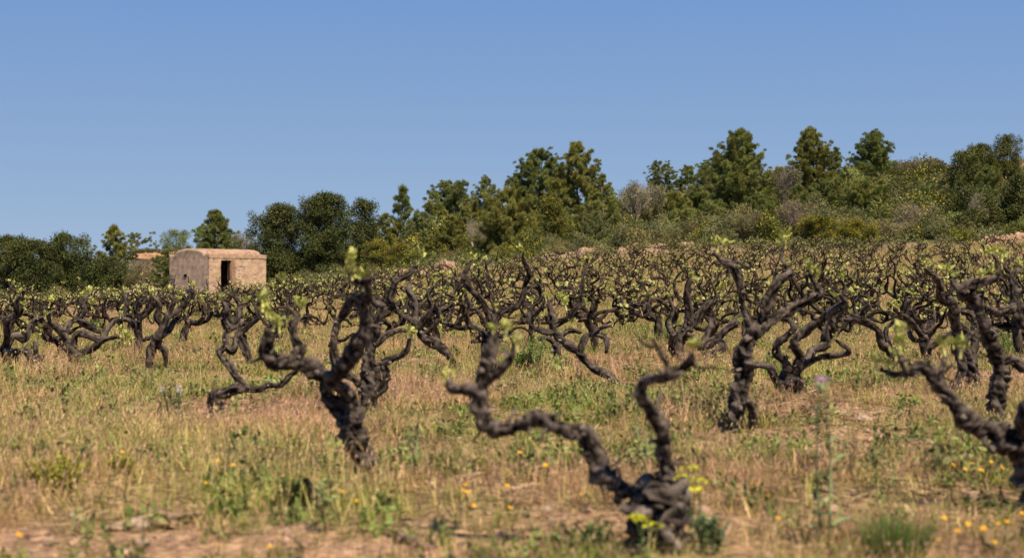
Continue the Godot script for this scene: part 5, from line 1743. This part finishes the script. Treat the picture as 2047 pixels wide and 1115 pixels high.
func make_flowers() -> void:
	# one orange field marigold, then copies
	rng.seed = 71
	var st := fresh()
	limb(st, [Vector4(0, -0.12, 0, 0.0018), Vector4(0.004, -0.05, 0, 0.0016), Vector4(0, 0, 0, 0.0014)], 5, 0.1, Color(0.18, 0.22, 0.08), 1.0)
	var pe := fresh()
	for k in 14:
		var az := TAU * k / 14
		var d := Vector3(cos(az), 0.35, sin(az)).normalized()
		var s := Vector3(-sin(az), 0, cos(az)) * 0.0032
		quad(pe, Vector3(0, 0.002, 0), d * 0.009 + s, d * 0.0165, d * 0.009 - s, Color(0.70, 0.36, 0.012).lerp(Color(0.74, 0.45, 0.02), rng.randf()))
	var ce := fresh()
	limb(ce, [Vector4(0, 0, 0, 0.004), Vector4(0, 0.005, 0, 0.0055), Vector4(0, 0.007, 0, 0.003)], 8, 0.2, Color(0.62, 0.25, 0.01), 1.0)
	var proto := Node3D.new()
	part("stem", mesh_of(st), M.bark_far, proto)
	part("petals", mesh_of(pe), M.petal, proto)
	part("centre", mesh_of(ce), M.petal, proto)
	var spots := [[243, 908, "beside the smaller yellow-green mat"], [307, 955, "below the smaller yellow-green mat"], [410, 964, "in open grass between the mats and the rotten stub"], [571, 893, "highest in the grass left of the lens-gapped trunk"], [563, 952, "above the dark weeds of the rotten stub"], [683, 983, "just left of the lens-gapped trunk's foot"], [712, 1001, "in front of the lens-gapped trunk's foot"], [538, 1093, "on the bare soil's edge in the near grass"], [401, 762, "beyond the thin low vine"], [36, 1070, "lowest in the near corner"], [465, 930, "in open grass below the thin low vine"], [434, 920, "paired with another below the thin low vine"],
		[1014, 971, "top one of a pair below the nearest vine's arm"], [1019, 1015, "lower one of a pair below the nearest vine's arm"], [947, 1011, "under a cluster of flowers between the nearest vines"], [931, 974, "top of a cluster between the nearest vines"], [924, 983, "in the cluster between the nearest vines"], [934, 984, "in the cluster between the nearest vines"], [886, 993, "in the loose row between the nearest vines"], [898, 989, "in the loose row between the nearest vines"], [908, 994, "in the loose row between the nearest vines"], [1162, 988, "close to the nearest vine's low arm"], [1504, 960, "right of the tall spurge"], [1536, 991, "right of and below the tall spurge"], [1557, 1036, "left of the thistle's foot"],
		[1888, 1035, "left end of the bright group in the near corner"], [1936, 1048, "largest of the bright group in the near corner"], [1916, 1064, "in the bright group in the near corner"], [1996, 1047, "in the bright group in the near corner"], [2014, 1043, "in the bright group in the near corner"], [1967, 1057, "in the bright group in the near corner"], [1990, 1084, "lowest of the bright group in the near corner"], [1878, 1080, "below the bright group in the near corner"], [2044, 1026, "cut off by the picture in the near corner"], [1907, 930, "under the massive limb"], [1983, 923, "under the massive limb"], [1944, 926, "under the massive limb"], [1930, 938, "under the massive limb"], [1962, 940, "under the massive limb"], [2004, 935, "under the massive limb"], [1040, 905, "in open grass behind the nearest vine's arm"], [1090, 930, "in open grass under the nearest vine's arm"]]
	for s in spots:
		var o: Node3D = proto.duplicate()
		o.name = numbered("marigold")
		add_child(o)
		o.position = ground_at(s[0], s[1], 0.12) + Vector3(0, 0.12, 0)
		var k := rng.randf_range(0.45, 0.75)
		o.basis = Basis.from_euler(Vector3(rng.randf_range(0.1, 0.8), rng.randf() * 0.6, rng.randf_range(-0.3, 0.3))).scaled(Vector3.ONE * k)
		tag(o, "orange marigold " + s[2], "flower", "orange marigolds in the grass")
	proto.free()

func make_stones() -> void:
	rng.seed = 88
	for v in 2:
		var xs := []
		var cs := PackedColorArray()
		for k in 2600:
			var d := sqrt(lerpf(7.0, 500.0, pow(rng.randf(), 1.6)))
			var x := rng.randf_range(-1.0, 1.0) * (0.41 * d + 0.6)
			if rng.randf() > 0.25 + bare(x, -d): continue
			var s := 0.008 + 0.045 * pow(rng.randf(), 4.0)
			xs.append(Transform3D(Basis.from_euler(jitter(3.0)).scaled(Vector3(s, s, s) * rng.randf_range(0.8, 1.2)), Vector3(x, gh(x, -d) + s * 0.15, -d)))
			cs.push_back(tinted(Color(1.15, 1.1, 1.05), 0.2))
		tag(scatter("gravel", lump_mesh(40 + v, 0.8, 0.7, 5, Color(0.56, 0.41, 0.30), 0.3), M.stone, xs, cs, self), "pinkish pebbles and crumbs of earth on the soil", "gravel", "", "stuff")
	var proto := [lump_mesh(51, 0.9, 0.6, 10, Color(0.62, 0.47, 0.37), 0.3), lump_mesh(52, 1.0, 0.7, 10, Color(0.60, 0.44, 0.33), 0.3)]
	for s in [[228, 1062, 0.06, "pale rounded stone lying on the bare soil in the near corner"], [146, 1038, 0.04, "small pale stone beside the bare soil in the near corner"], [276, 1060, 0.08, "flat pinkish stone in front of the clod"], [1725, 846, 0.09, "pale stone on the reddish bare ground behind the thistle"], [1880, 850, 0.08, "pale stone under the massive limb"], [490, 939, 0.025, "tiny white stone in the grass below the thin low vine"], [108, 792, 0.07, "pinkish stone in the grass below the basket-armed vine"], [1570, 964, 0.02, "tiny white stone left of the thistle"], [1240, 850, 0.05, "pale stone in the grass behind the nearest vine's arm"]]:
		var o := part("stone", proto[int(s[0]) % 2], M.stone, self)
		o.position = ground_at(s[0], s[1]) + Vector3(0, s[2] * 0.2, 0)
		o.basis = Basis.from_euler(Vector3(0.1, s[0], 0.0)).scaled(Vector3.ONE * s[2])
		tag(o, s[3], "stone")
